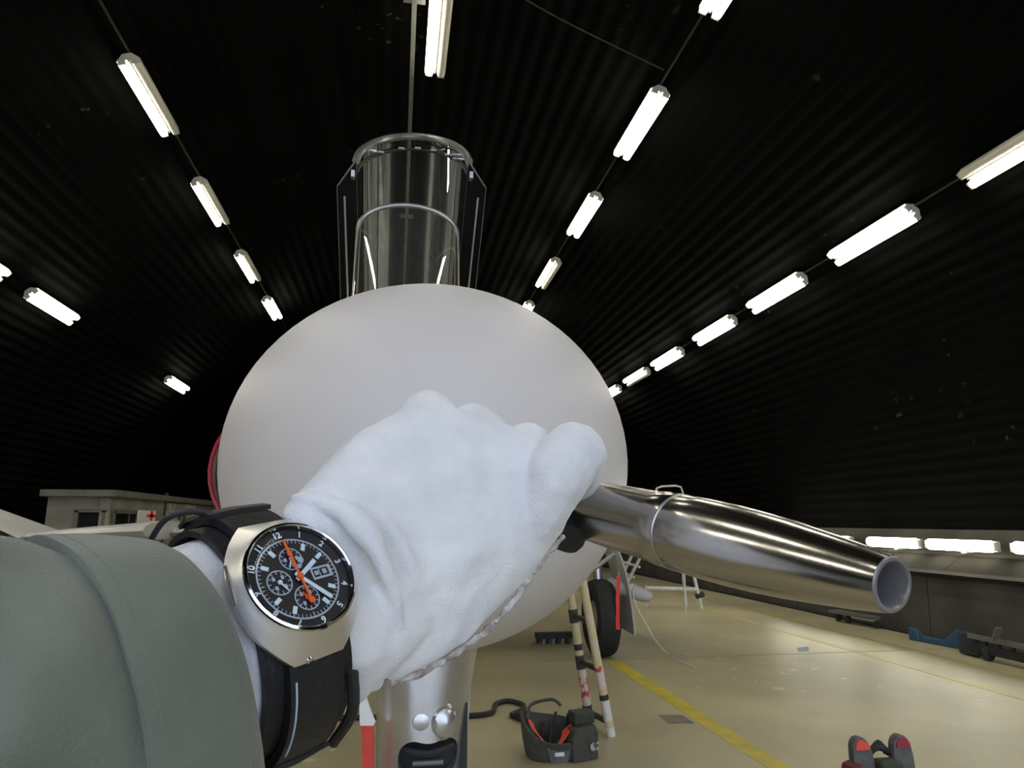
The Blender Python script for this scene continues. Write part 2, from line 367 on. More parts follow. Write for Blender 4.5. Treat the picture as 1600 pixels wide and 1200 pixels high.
# wings: inboard panel, thicker outboard panel with a leading-edge step, upturned tip
def wing_section(x, z, le, chord, th):
    out = []
    for k in range(20):
        t = k/20*2*math.pi
        c = 0.5-0.5*math.cos(t); yt = th*(0.2969*math.sqrt(max(c, 0))-0.126*c-0.3516*c*c+0.2843*c**3-0.1015*c**4)*5/1.0
        out.append(Vector((x, le+chord*c, z+(yt if k <= 10 else -yt))))
    return out
def wing_panel(name, secs, m, parent):
    mb = MB(); mb.grid([wing_section(*s) for s in secs], closeu=True)
    n = 20; mb.f.append(tuple(range(n))); L_ = (len(secs)-1)*n; mb.f.append(tuple(L_+i for i in range(n)))
    return mb.build(name, m, parent, True, sharp=50)
for s_ in (-1, 1):
    X = lambda d: AX+s_*d
    w_in = wing_panel('wing', [(X(0.45), 1.38, 8.3, 2.4, 0.16), (X(2.60), 1.38, 8.3, 2.0, 0.15)], M_skin, jet)
    wing_panel('leading_edge_extension', [(X(2.56), 1.41, 7.45, 2.5, 0.20), (X(3.2), 1.38, 7.5, 2.3, 0.15), (X(3.9), 1.34, 7.7, 1.9, 0.09)], M_skin, w_in)
    wing_panel('wing_tip', [(X(3.72), 1.34, 7.55, 1.2, 0.06), (X(4.42), 1.66 if s_ < 0 else 1.50, 7.6, 0.8, 0.05)], M_skin, w_in)
    tz = 1.66 if s_ < 0 else 1.50
    MB().tube([(X(4.40), 7.58, tz), (X(4.46), 7.9, tz+0.02), (X(4.42), 8.42, tz)], [0.012, 0.03, 0.012], 8).build('tip_cap', M_black, w_in, True)
# tail fin
MB().prism([(AX-0.03, 9.2, AZ+0.3), (AX-0.03, 11.3, AZ+0.25), (AX-0.03, 11.7, AZ+1.35), (AX-0.03, 10.7, AZ+1.35)], (0.06, 0, 0)).build('tail_fin', M_skin, jet)

# windscreen
def arch(hw, hside, rise, n=24):
    # inverted U in (x, up): straight sides then an elliptical crown
    p = [(-hw, 0.0), (-hw, hside*0.5)]
    for i in range(n+1):
        t = math.pi*(1-i/n); p.append((hw*math.cos(t), hside+rise*math.sin(t)))
    return p+[(hw, hside*0.5), (hw, 0.0)]
wy = 2.78; wtop = WY(640, 305, wy); whw = 78*2.95/FPX
wax = wtop.x
bow = arch(whw, wtop.z-2.1-0.13, 0.13)
bowp = [Vector((wax+x, wy+0.10*(z/0.8), 2.1+z)) for x, z in bow]
nb = len(bowp)
basep = []
for i in range(nb):
    t = i/(nb-1); a = math.pi*(1-t)
    basep.append(Vector((wax+whw*1.02*math.cos(a), wy-0.55*math.sin(a)**0.8, 2.12)))
rows = []
for k in range(9):
    t = k/8; rows.append([basep[i].lerp(bowp[i], t)+Vector((0, 0.0, 0)) for i in range(nb)])
ws = MB().grid(rows).build('windscreen', M_wind, jet, True, sharp=80)
M_bow = mat('bow_frame_metal', (0.35, 0.34, 0.31), 0.3, 0.7, var=0.2, vscale=15)
MB().tube(bowp, 0.011, 8).build('windscreen_bow', M_bow, ws, True)
# canopy: raised about a rear hinge, trough of clear acrylic with bow and side rails
cy = 3.12; ctop = WY(645, 213, cy); chw = 76*3.4/FPX
tilt = math.radians(48); cdir = Vector((0, math.cos(tilt), -math.sin(tilt))); cup = Vector((0, math.sin(tilt), math.cos(tilt)))
XA = Vector((math.cos(0.14), -math.sin(0.14), 0)); CLEN = 1.6; crise = 0.48; cside = 0.05
sec = arch(chw, cside, crise, 28)
O = Vector((ctop.x, cy, ctop.z))-cup*(cside+crise)
rows = []
for k in range(13):
    t = k/12; sc_ = 1-0.12*t**2; dr = 0.03*math.sin(math.pi*t)
    rows.append([O+cdir*(CLEN*t)+XA*x*sc_+cup*(z*(1-0.35*t*t)+dr*(z/(cside+crise))) for x, z in sec])
cn = MB().grid(rows).build('canopy', M_canopy, jet, True, sharp=80)
MB().tube(rows[0], 0.017, 10).build('canopy_bow', M_bow, cn, True)
MB().tube([p+cdir*0.06-cup*0.012 for p in rows[0][2:-2]], 0.007, 6).build('seal', M_black, cn, True)
for k, i in enumerate((9, 13, 16, 19, 22, 24)):   # small bright fittings under the bow
    p = rows[0][i+1]+cdir*0.05-cup*0.03
    MB().box(p, (0.030, 0.010, 0.007)).build('bow_clip', M_alu, cn)
for s_ in (-1, 1):
    c0 = O+XA*(s_*chw); c1 = O+cdir*CLEN+XA*(s_*chw*0.88)
    out = XA*(s_*0.086)
    m = MB(); m.add([c0, c0+out*0.9-cup*0.03+cdir*0.10, c1+out-cup*0.03, c1, c0+cup*0.02, c0+out*0.9-cup*0.045+cdir*0.10, c1+out-cup*0.045, c1+cup*0.02], [(0, 1, 2, 3), (7, 6, 5, 4), (0, 4, 5, 1), (1, 5, 6, 2), (2, 6, 7, 3), (3, 7, 4, 0)])
    m.build('side_rail', mat('black_rail', (0.004, 0.004, 0.0045), 0.5, spec=0.2), cn)
    MB().tube([c0+out*0.55-cup*0.05+cdir*0.14, c1+out*0.55-cup*0.05], 0.0045, 6).build('rail_strip', M_alu, cn, True)
    MB().tube([c0+out*0.02-cup*0.01, c0+out*0.9-cup*0.04+cdir*0.10, c1+out-cup*0.04], 0.0035, 6).build('rail_edge', M_conduit, cn, True)
    MB().box(c0+out*0.12+cdir*0.05-cup*0.045, (0.014, 0.03, 0.03)).build('latch', M_alu, cn)

# nose gear: cast aluminium leg with inspection cap and oval opening
GY = 1.75
def gp(px, py, dy=0.0): return WY(px, py, GY+dy)
gt = gp(668, 985); gb = gp(656, 1215)
gear_c = Vector(((gt.x+gb.x)/2, GY, 0))
g_len = gt.z-gb.z
def leg_half(z):   # half width by height
    t = (gt.z-z)/g_len
    return 0.148-0.052*min(1, t*0.9)-0.01*math.sin(math.pi*min(1, t))
oc = gp(668, 1172); orx, orz = 0.069, 0.050
ocap = gp(690, 1114)
NU = 41; zs = [gt.z+0.10-(g_len*1.9+0.10)*k/60 for k in range(61)]
verts = {}; rows = []
# front face as a bowed sheet with the oval cut out: ring topology around the opening
def face_pt(x, z):
    h = leg_half(z); xx = (x-axx(z))/h
    return Vector((x, GY-0.085+0.13*abs(xx)**2.6, z))
def axx(z): return gt.x+(gb.x-gt.x)*((gt.z-z)/g_len)
m = MB(); NR_ = 64
ring0 = []; ring_out = []
zt, zb = gt.z+0.10, max(0.12, gt.z-g_len*2.1)
rings = []
for k in range(10):
    t = k/9
    ring = []
    for q in range(NR_):
        a = 2*math.pi*q/NR_
        ca, sa = math.cos(a), math.sin(a)
        # inner: oval (flattened, slightly kidney-shaped on top); outer: tall outline of the leg
        xi = oc.x+orx*math.copysign(abs(ca)**0.8, ca); zi = oc.z+orz*math.copysign(abs(sa)**0.8, sa)-(0.012*math.exp(-(ca/0.35)**2) if sa > 0 else 0)
        zo = oc.z+(zt-oc.z)*sa**1 if sa > 0 else oc.z+(oc.z-zb)*sa
        co = math.copysign(abs(ca)**0.35, ca)
        xo = axx(zo)+leg_half(zo)*co
        e = t**1.1
        x = xi+(xo-xi)*e; z = zi+(zo-zi)*e
        ring.append(face_pt(x, z))
    rings.append(ring)
# turned-in lip of the opening
lip = [[Vector((p.x+(oc.x-p.x)*0.03, p.y+dy, p.z+(oc.z-p.z)*0.03)) for p in rings[0]] for dy in (0.05, 0.012)]
back = [[Vector((p.x+(axx(p.z)-p.x)*0.1, GY+0.10, p.z)) for p in rings[-1]]]
m.grid(lip+rings+back, closeu=True)
gl = m.build('nose_gear_leg', M_alu, jet, True, sharp=50)
MB().box((oc.x, GY+0.02, oc.z), (0.19, 0.012, 0.19)).build('inner_wall', M_black, gl)
MB().tube(smoothpath([(oc.x-0.06, GY-0.02, oc.z+0.012), (oc.x, GY-0.035, oc.z+0.004), (oc.x+0.06, GY-0.02, oc.z+0.015)]), 0.010, 8).build('inner_pipe', M_rubber, gl, True)
MB().tube([(oc.x-0.035, GY-0.03, oc.z-0.018), (oc.x+0.035, GY-0.03, oc.z-0.018)], 0.006, 8).build('inner_rod', M_conduit, gl, True)
cp = face_pt(ocap.x, ocap.z)
MB().lathe([(0.0, -0.020), (0.016, -0.018), (0.026, -0.011), (0.030, 0.0), (0.034, 0.003), (0.036, 0.012)], cp+Vector((0, -0.002, 0)), Vector((-0.28, 1, 0.0)), 28, scale=(1.15, 1)).build('domed_cap', M_alu, gl, True)
gk = gp(656, 1113); gk = face_pt(gk.x, gk.z)
MB().lathe([(0.0, -0.003), (0.010, -0.0025), (0.018, 0.0), (0.022, 0.01)], gk, Vector((0, 1, 0)), 20).build('boss', M_alu, gl, True)
# side door of the nose leg bay and wheel below
dr = [gp(728, 985, 0.12), gp(742, 1000, 0.12), gp(735, 1090, 0.12), gp(724, 1230, 0.12), gp(716, 1230, 0.12)]
MB().prism(dr, (0.012, 0.35, 0)).build('gear_door', M_skin, jet)
MB().lathe([(0.10, -0.07), (0.17, -0.075), (0.20, -0.05), (0.21, 0), (0.20, 0.05), (0.17, 0.075), (0.10, 0.07), (0.10, -0.07)], (gear_c.x, GY+0.12, 0.21), (1, 0, 0), 36).build('nose_wheel', M_rubber, jet, True)
MB().lathe([(0.0, -0.06), (0.06, -0.065), (0.10, -0.05), (0.10, 0.05), (0.06, 0.065), (0.0, 0.06)], (gear_c.x, GY+0.12, 0.21), (1, 0, 0), 24).build('nose_wheel_hub', M_alu, jet, True)
# warning streamer on the nose leg
M_wribbon = mat('white_ribbon', (0.72, 0.70, 0.66), 0.7); M_rribbon = mat('red_ribbon', (0.62, 0.05, 0.03), 0.6, var=0.2, vscale=30)
st = thing('streamer', 'red and white warning streamer hanging left of the nose gear leg', 'streamer', gp(575, 1240))
def ribbon(pxs, m, name, par, dy=0.0, th=0.003):
    rows = [[gp(a, y, dy), gp(b, y, dy)] for a, b, y in pxs]
    return MB().slab(rows, lambda i, j: Vector((0.002*math.sin(i), th, 0))).build(name, m, par)
ribbon([(561, 570, 1080), (561.5, 577, 1105), (562, 586, 1128), (563, 583, 1134)], M_wribbon, 'white_section', st)
ribbon([(563, 583.5, 1134), (565, 583, 1150), (565, 583, 1180), (566, 584, 1215), (566, 583, 1260)], M_rribbon, 'red_section', st)
MB().tube([gp(563, 1085), gp(580, 1040, 0.02), gp(612, 1000, 0.05)], 0.003, 6).build('cord', M_wribbon, st, True)

# main gear on the right: tyre, hub, leg, door
mg = WZ(940, 1025, 0.0)
WYm = mg.y; wx = mg.x
wr = (WY(940, 905, WYm).z)/2
for s_ in (1, -1):
    x0 = wx if s_ > 0 else 2*AX-wx
    wh = MB().lathe([(0.20, -0.10), (wr-0.08, -0.135), (wr-0.02, -0.11), (wr, -0.06), (wr-0.004, -0.055), (wr-0.004, -0.045), (wr, -0.04), (wr, 0.04), (wr-0.004, 0.045), (wr-0.004, 0.055), (wr, 0.06), (wr-0.02, 0.11), (wr-0.08, 0.135), (0.20, 0.10)], (x0, WYm, wr), (1, 0, 0), 44).build('main_wheel', M_rubber, jet, True)
    MB().lathe([(0.0, -0.09), (0.09, -0.10), (0.20, -0.08), (0.20, 0.08), (0.09, 0.10), (0.0, 0.09)], (x0, WYm, wr), (1, 0, 0), 24).build('hub', M_alu, wh, True)
    MB().tube([(x0+s_*0.02, WYm+0.05, wr), (x0-s_*0.02, WYm+0.1, 1.35)], 0.055, 12).build('main_gear_leg', M_alu, jet, True)
    d = [Vector((x0+s_*0.10, WYm-0.3, 1.25)), Vector((x0+s_*0.20, WYm-0.32, 0.95)), Vector((x0+s_*0.27, WYm-0.3, 0.55)), Vector((x0+s_*0.30, WYm-0.28, 0.26))]
    ds = smoothpath(d, 4)
    MB().slab([[p, p+Vector((s_*0.02, 0.62, 0.0))] for p in ds], lambda i, j: Vector((0.022, 0, 0))).build('main_gear_door', M_skin, jet, True)
    MB().tube([(x0+s_*0.18, WYm-0.1, 1.15), (x0-s_*0.1, WYm-0.05, 0.95), (x0-s_*0.32, WYm, 1.2)], 0.03, 8).build('retraction_arm', M_alu, jet, True)
# red streamer by the right gear door
sp = WYm-0.42
st2 = thing('streamer', 'bright red streamer hanging beside the right main wheel door', 'streamer', WY(966, 990, sp))
rows = [[WY(a, y, sp), WY(b, y, sp)] for a, b, y in [(963, 969, 899), (964, 969, 915), (962, 968, 935), (963, 968, 955), (962, 968, 972), (963, 969, 984)]]
M_brred = mat('bright_red_ribbon', (0.85, 0.04, 0.025), 0.5)
MB().slab(rows, lambda i, j: Vector((0, 0.004, 0))).build('ribbon', M_brred, st2)
MB().lathe([(0, -0.012), (0.01, 0), (0, 0.012)], WY(966, 897, sp), (0, 0, 1), 8).build('pin', M_alu, st2)
# underwing boom with rounded tip pointing out to the right, and earthing cable
ty = WYm-0.25
a = WY(950, 912, ty+0.25); b = WY(1019, 934, ty-0.05); d = (b-a); L_ = d.length
pl = MB().lathe([(0.07, 0), (0.082, 0.02), (0.082, L_*0.62), (0.078, L_*0.8), (0.055, L_*0.94), (0.03, L_*0.985), (0, L_)], a, d, 20).build('underwing_store', M_skin, jet, True)
MB().lathe([(0.084, L_*0.5), (0.088, L_*0.51), (0.088, L_*0.56), (0.084, L_*0.57)], a, d, 20).build('band', M_white, pl, True)
MB().tube([b-d*0.13+Vector((0, 0, 0.05)), b-d*0.13+Vector((0, 0, 0.12))], 0.012, 8).build('lug', M_alu, pl, True)
MB().tube([b-d*0.13-Vector((0, 0, 0.05)), b-d*0.13-Vector((0, 0, 0.12))], 0.012, 8).build('drain_pin', M_alu, pl, True)
MB().tube([a+d*0.3, a+d*0.3+Vector((-0.02, 0.05, 0.55))], 0.025, 8).build('pylon', M_skin, pl, True)
c0 = WY(992, 916, ty-0.12)
cb = smoothpath([c0, WY(989, 925, ty-0.1), WY(995, 948, ty-0.1), WY(1008, 972, ty-0.15), WY(1022, 997, ty-0.3), WZ(1040, 1018, 0.012), WZ(1062, 1033, 0.008), WZ(1085, 1042, 0.008)], 6)
tag(MB().tube(cb, 0.007, 6).build('earthing_cable', M_wribbon, None, True, True, WZ(1062, 1033, 0)), 'thin white cable hanging from the store tube down to the floor', 'cable')

# boarding ladder leaning on the fuselage
near_f = WZ(955, 1150, 0); far_f = WZ(921, 1128, 0)
near_t = WY(905, 880, near_f.y-0.02); far_t = WY(886, 892, far_f.y-0.02)
ld = thing('boarding_ladder', 'narrow ladder with chipped yellow, white and red rails leaning under the nose', 'ladder', (near_f+far_f)/2)
M_ladder = mat('chipped_yellow_paint', (0.66, 0.56, 0.26), 0.5, color2=(0.66, 0.58, 0.46), vscale=13, detail=8, ramp=(0.42, 0.55))
M_ladderred = mat('chipped_red_and_white_paint', (0.70, 0.60, 0.54), 0.5, color2=(0.55, 0.06, 0.05), vscale=16, detail=6, ramp=(0.40, 0.47))
M_tape = mat('dark_tape', (0.03, 0.03, 0.03), 0.6)
def seg(f, t, a, b, m, name, r=0.031, par=None):
    p = f.lerp(t, a); q = f.lerp(t, b); o = MB().tube([p, q], r, 14).build(name, m, par or ld, True); return o
for f, t, tag_ in ((near_f, near_t, 'n'), (far_f, far_t, 'f')):
    rl = seg(f, t, 0.0, 1.0, M_ladder, 'rail')
    if tag_ == 'n':
        seg(f, t, 0.0, 0.05, M_white, 'foot', 0.033, rl); seg(f, t, 0.09, 0.20, M_white, 'white_sticker', 0.0325, rl)
        seg(f, t, 0.205, 0.235, M_tape, 'tape_band', 0.0335, rl); seg(f, t, 0.27, 0.40, M_ladderred, 'red_flaking', 0.0322, rl)
    else:
        seg(f, t, 0.0, 0.42, M_ladderred, 'red_flaking', 0.0322, rl); seg(f, t, 0.47, 0.51, M_tape, 'tape_band', 0.0335, rl)
M_rung = mat('dark_rung', (0.05, 0.05, 0.045), 0.55)
for py_n, py_f in ((1128, 1112), (1046, 1034), (972, 962)):
    def on(f, t, py):
        lo, hi = 0.0, 1.0
        for _ in range(30):
            mid = (lo+hi)/2; p = f.lerp(t, mid)-EYE; y = 600-FPX*p.dot(UP)/p.dot(FW)
            if y > py: lo = mid
            else: hi = mid
        return f.lerp(t, lo)
    p, q = on(near_f, near_t, py_n), on(far_f, far_t, py_f)
    o = (q-p).normalized()
    MB().tube([p, q], 0.022, 10).build('rung', M_rung, ld, True)
    MB().tube([q-(far_t-far_f).normalized()*0.05, q+(far_t-far_f).normalized()*0.05], 0.038, 12).build('rung_clamp', M_rung, ld, True)

# ================================================================== THINGS ON THE FLOOR AND ALONG THE WALLS
# concrete guard cabin against the left wall
bY = 14.0
c0 = WY(168, 812, bY); l0 = WY(75, 812, bY+0.1)
rz = WY(168, 766, bY).z; XR = c0.x; XL = l0.x; bl = 14.0
M_cabin = mat('cabin_render', (0.30, 0.285, 0.225), 0.85, color2=(0.20, 0.19, 0.15), vscale=1.8, detail=8)
M_cabdark = mat('dark_window', (0.015, 0.016, 0.016), 0.12)
M_roof = mat('cabin_roof', (0.16, 0.15, 0.125), 0.8, var=0.3, vscale=3)
cab = thing('guard_cabin', 'low pale concrete cabin with flat roof against the left wall', 'cabin', ((XR+XL)/2, bY, 0))
MB().box(((XR+XL)/2, bY+bl/2, (rz-0.12)/2), (XR-XL, bl, rz-0.12)).build('cabin_walls', M_cabin, cab)
MB().box(((XR+XL)/2+0.06, bY+bl/2-0.05, rz-0.06), (XR-XL+0.24, bl+0.3, 0.12)).build('flat_roof', M_roof, cab)
MB().box((XR-0.05, bY-0.015, (rz-0.14)/2), (0.16, 0.10, rz-0.14)).build('corner_pillar', M_cabin, cab)
def fwin(px0, px1, py0, py1):
    a = WY(px0, py0, bY-0.03); b = WY(px1, py1, bY-0.03); zb = max(b.z, 0.9)
    w = MB(); 
    for (x, z, sx, sz) in (((a.x+b.x)/2, a.z, abs(b.x-a.x)+0.1, 0.06), ((a.x+b.x)/2, zb, abs(b.x-a.x)+0.1, 0.06), (a.x, (a.z+zb)/2, 0.06, a.z-zb), (b.x, (a.z+zb)/2, 0.06, a.z-zb)): w.box((x, bY-0.03, z), (sx, 0.08, sz))
    f = w.build('window_frame', M_roof, cab)
    MB().box(((a.x+b.x)/2, bY-0.012, (a.z+zb)/2), (abs(b.x-a.x), 0.02, a.z-zb)).build('pane', M_cabdark, f)
fwin(121, 159, 798, 840)
def swin(px0, px1, py, name='window_frame', m=M_cabdark, zb=0.95, fm=None):
    a = WX(px0, py, XR+0.03); b = WX(px1, py, XR+0.03)
    y0, y1 = sorted((a.y, b.y)); zt_ = a.z
    w = MB()
    for (y, z, sy, sz) in (((y0+y1)/2, zt_, y1-y0+0.1, 0.07), ((y0+y1)/2, zb, y1-y0+0.1, 0.07), (y0, (zt_+zb)/2, 0.07, zt_-zb), (y1, (zt_+zb)/2, 0.07, zt_-zb)): w.box((XR+0.03, y, z), (0.08, sy, sz))
    f = w.build(name, fm or M_roof, cab)
    MB().box((XR+0.012, (y0+y1)/2, (zt_+zb)/2), (0.02, y1-y0, zt_-zb)).build('pane', m, f)
swin(177, 214, 799)
# noticeboard with camouflage-like paint and a dark glyph of four squares
a = WX(261, 786, XR+0.05); b = WX(305, 786, XR+0.05)
MB().box((XR+0.04, (a.y+b.y)/2, 1.0), (0.06, abs(b.y-a.y), 1.85)).build('painted_door', mat('camouflage_door', (0.42, 0.40, 0.29), 0.8, color2=(0.24, 0.225, 0.16), vscale=1.6, ramp=(0.48, 0.52)), cab)
M_glyph = mat('dark_glyph', (0.06, 0.06, 0.05), 0.7)
for gx in (-1, 1):
    for gz in (-1, 1):
        yc = (a.y+b.y)/2
        MB().box((XR+0.075, yc+gx*0.22, 1.52+gz*0.075), (0.012, 0.2, 0.09)).build('glyph_mark', M_glyph, cab)
MB().box((XR+0.02, (WX(258, 786, XR).y), 1.1), (0.05, 0.10, 2.1)).build('drain_pipe', M_glyph, cab)
# red cross board
a = WX(216, 797, XR+0.1); b = WX(243, 797, XR+0.1); zb = WX(216, 822, XR+0.1).z
sg = thing('first_aid_sign', 'white first-aid board with a small red cross on the cabin wall', 'sign', (XR+0.1, (a.y+b.y)/2, zb))
hh = a.z-zb; ww = abs(b.y-a.y); yc = (a.y+b.y)/2
MB().box((XR+0.1, yc, zb+hh/2), (0.02, ww, hh)).build('board', M_white, sg)
for (sy, sz) in ((0.40, 0.06), (0.11, 0.20)): MB().box((XR+0.114, yc+ww*0.25, a.z-hh*0.34), (0.008, sy*1.35, sz*1.0)).build('red_cross_bar', M_brred, sg)
# soft tool bags
M_bag = mat('olive_grey_canvas', (0.075, 0.075, 0.060), 0.85, var=0.3, vscale=25, bump=0.3, bscale=300)
M_bag2 = mat('grey_canvas', (0.13, 0.13, 0.125), 0.85, var=0.3, vscale=25, bump=0.3, bscale=300)
M_lining = mat('orange_red_lining', (0.75, 0.09, 0.05), 0.6)
M_dkgreen = mat('dark_green_pouch', (0.05, 0.065, 0.04), 0.7, var=0.3, vscale=20)
bc = WZ(870, 1180, 0)
tb = thing('tool_bag', 'open olive tool bag with red-orange lining at the ladder foot', 'bag', bc)
sb = 1.0
def R(x, y, z): return bc+Vector((x, y, z))
rows = []
for k, (z, sx, sy) in enumerate([(0.0, 0.19, 0.13), (0.015, 0.205, 0.145), (0.10, 0.215, 0.155), (0.17, 0.222, 0.165), (0.21, 0.225, 0.17), (0.213, 0.215, 0.16), (0.17, 0.205, 0.15), (0.06, 0.19, 0.135), (0.05, 0.01, 0.01)]):
    ring = []
    for q in range(32):
        t = 2*math.pi*q/32; c_, s_ = math.cos(t), math.sin(t)
        x = sx*math.copysign(abs(c_)**0.7, c_); y = sy*math.copysign(abs(s_)**0.7, s_)
        dip = 0.10*max(0, -s_)*(z/0.21)+0.05*max(0, c_)*(z/0.21) if z > 0.15 else 0
        ring.append(R(x-0.015*z/0.2, y, max(0.0, z-dip+0.05*(z/0.21)*max(0, -c_)*(1 if z > 0.15 else 0))))
    rows.append(ring)
MB().grid(rows, closeu=True).build('bag_body', M_bag, tb, True, sharp=60)
for sx_ in (-1, 1):
    arc = smoothpath([R(-0.195, 0.03, 0.235), R(-0.178, -0.07, 0.19), R(-0.115, -0.14, 0.125)] if sx_ < 0 else [R(0.085, -0.06, 0.20), R(0.06, -0.11, 0.165), R(0.0, -0.152, 0.115)], 5)
    MB().slab([[p, p+Vector((sx_*-0.050, 0.035, -0.050))] for p in arc], lambda i, j: Vector((0, 0.006, 0.004))).build('lining', M_lining, tb, True)
MB().tube(smoothpath([R(-0.19, 0.02, 0.22), R(-0.15, 0.10, 0.29), R(0.0, 0.13, 0.31), R(0.06, 0.12, 0.27)], 5), 0.011, 8).build('carry_strap', M_bag, tb, True)
for k, (x, y, h) in enumerate([(-0.06, -0.02, 0.20), (-0.02, 0.03, 0.25), (0.03, -0.01, 0.21), (-0.10, 0.04, 0.19), (0.07, 0.05, 0.23)]):
    MB().tube([R(x, y, 0.055), R(x+0.02, y+0.02, h*0.6), R(x+0.03, y+0.03, h)], [0.014, 0.014, 0.009], 8).build('tool', M_rubber, tb, True)
pk = MB().prism([R(0.07, -0.18, 0.0), R(0.25, -0.12, 0.0), R(0.26, -0.10, 0.15), R(0.245, -0.09, 0.20), R(0.09, -0.15, 0.19), R(0.07, -0.17, 0.12)], Vector((-0.03, 0.09, 0))).build('side_pocket', M_bag, tb)
bevel(pk, 0.012)
bx = MB().box(R(0.165, -0.02, 0.235), (0.15, 0.10, 0.075), Matrix.Rotation(0.25, 3, 'Z')).build('case_in_pocket', M_dkgreen, tb); bevel(bx, 0.008)
lb = MB().box(R(0.215, -0.146, 0.085), (0.06, 0.004, 0.05), Matrix.Rotation(0.32, 3, 'Z')).build('pocket_label', mat('washed_label', (0.5, 0.5, 0.5), 0.7, color2=(0.10, 0.10, 0.11), vscale=45, ramp=(0.45, 0.55)), tb)
MB().box(R(-0.02, -0.163, 0.055), (0.062, 0.006, 0.022)).build('front_label', mat('small_white_label', (0.75, 0.75, 0.73), 0.7, color2=(0.3, 0.3, 0.3), vscale=70, ramp=(0.3, 0.4)), tb)
MB().prism([R(-0.10, -0.148, 0.11), R(0.065, -0.148, 0.11), R(0.035, -0.158, 0.0), R(-0.07, -0.158, 0.0)], (0, 0.02, 0)).build('front_panel', M_bag2, tb)
# second bag at lower right: two upright ends with red lining, straps and a green pouch between
b2 = WZ(1382, 1290, 0); 
hb = WY(1382, 1146, b2.y).z
t2 = thing('tool_bag', 'grey tool bag with red-lined upright ends at the lower right edge', 'bag', b2)
def Q(x, y, z): return b2+Vector((x, y, z))
sw = 0.145
rows = []
for (z, sx, sy) in [(0.0, 0.17, 0.12), (0.02, 0.185, 0.13), (0.16, 0.185, 0.13), (hb*0.62, 0.17, 0.12), (hb*0.63, 0.155, 0.11), (0.1, 0.15, 0.10), (0.09, 0.01, 0.01)]:
    rows.append([Q(sx*math.copysign(abs(math.cos(t))**0.6, math.cos(t)), sy*math.copysign(abs(math.sin(t))**0.6, math.sin(t)), z) for t in [2*math.pi*q/28 for q in range(28)]])
MB().grid(rows, closeu=True).build('bag_body', M_bag2, t2, True, sharp=60)
for sx_, m_l in ((-1, M_lining), (1, mat('dark_red_lining', (0.33, 0.03, 0.05), 0.7))):
    out = []
    cx = sx_*0.098; tilt_ = 0.018*sx_
    prof_ = [(-0.058, 0.10), (-0.056, hb*0.78)]+[(0.052*math.cos(t)+0.0, hb*0.84+hb*0.16*math.sin(t)) for t in [math.pi*(1-k/8) for k in range(9)]]+[(0.056, hb*0.78), (0.058, 0.10)]
    poly = [Q(cx+x+tilt_*(z/hb), -0.09+0.05*(z/hb), z) for x, z in prof_]
    e_ = MB().prism(poly, (0, 0.05, 0)).build('upright_end', M_bag2, t2); bevel(e_, 0.008)
    inn = [Q(cx+x*0.74+tilt_*(z/hb), -0.098+0.05*(z/hb), z) for x, z in [(-0.052, hb*0.87), (0.052, hb*0.87)]+[(0.052*math.cos(t), hb*0.88+hb*0.095*math.sin(t)) for t in [math.pi*k/8 for k in range(9)]]]
    MB().prism(inn, (0, 0.012, 0)).build('lining', m_l, t2)
gpch = MB().box(Q(0.0, -0.07, hb*0.62), (0.12, 0.09, hb*0.30)).build('green_pouch', M_dkgreen, t2); bevel(gpch, 0.02, 3)
for k in range(4):
    MB().tube(smoothpath([Q(-0.09, 0.02*k-0.02, hb*0.72), Q(-0.03, 0.02*k-0.03, hb*(0.86-0.03*k)), Q(0.04, 0.02*k-0.02, hb*(0.82+0.02*k)), Q(0.09, 0.02*k, hb*0.74)], 4), 0.012, 8).build('strap', M_rubber, t2, True)
MB().prism([Q(-0.205, -0.10, 0.02), Q(-0.165, -0.11, 0.02), Q(-0.16, -0.10, hb*0.74), Q(-0.195, -0.09, hb*0.70)], (0, 0.10, 0)).build('side_flap', mat('maroon_flap', (0.20, 0.04, 0.05), 0.8), t2)
# cable with connector lying on the floor
cpts = [(430, 1122), (560, 1121), (660, 1120), (735, 1118), (768, 1113), (775, 1100), (793, 1095), (815, 1100), (818, 1108), (800, 1116), (805, 1119), (818, 1121)]
cb = thing('ground_cable', 'black looped cable with a plug lying beside the nose gear', 'cable', WZ(790, 1112, 0))
MB().tube(smoothpath([WZ(x, y, 0.022) for x, y in cpts], 5), 0.020, 8).build('cord', M_rubber, cb, True)
pa, pb = WZ(812, 1119, 0.035), WZ(852, 1126, 0.035)
MB().bar(pa, pb, 0.07, 0.06).build('plug', M_rubber, cb)
MB().tube([pa+(pa-pb)*0.2, pa], [0.022, 0.032], 10).build('strain_relief', M_black, cb, True)
MB().tube([pb, pb+(pb-pa)*0.12], 0.022, 10).build('plug_rim', M_conduit, cb, True)
# serrated rubber chock behind the nose
ka, kb = WZ(838, 1006, 0), WZ(898, 1006, 0); kz = WY(868, 988, ka.y).z
ck = thing('wheel_chock', 'dark serrated chock bar lying behind the nose gear', 'chock', (ka+kb)/2)
MB().box((ka+kb)/2+Vector((0, 0.06, kz*0.72)), ((kb-ka).length, 0.12, kz*0.5)).build('bar', M_rubber, ck)
for k in range(8):
    p = ka.lerp(kb, (k+0.5)/8)
    MB().prism([p+Vector((-0.018, 0, 0)), p+Vector((0.018, 0, 0)), p+Vector((0.03, 0.02, kz*0.5)), p+Vector((-0.006, 0.02, kz*0.5))], (0, 0.08, 0)).build('tooth', M_conduit if k % 2 else M_rubber, ck)
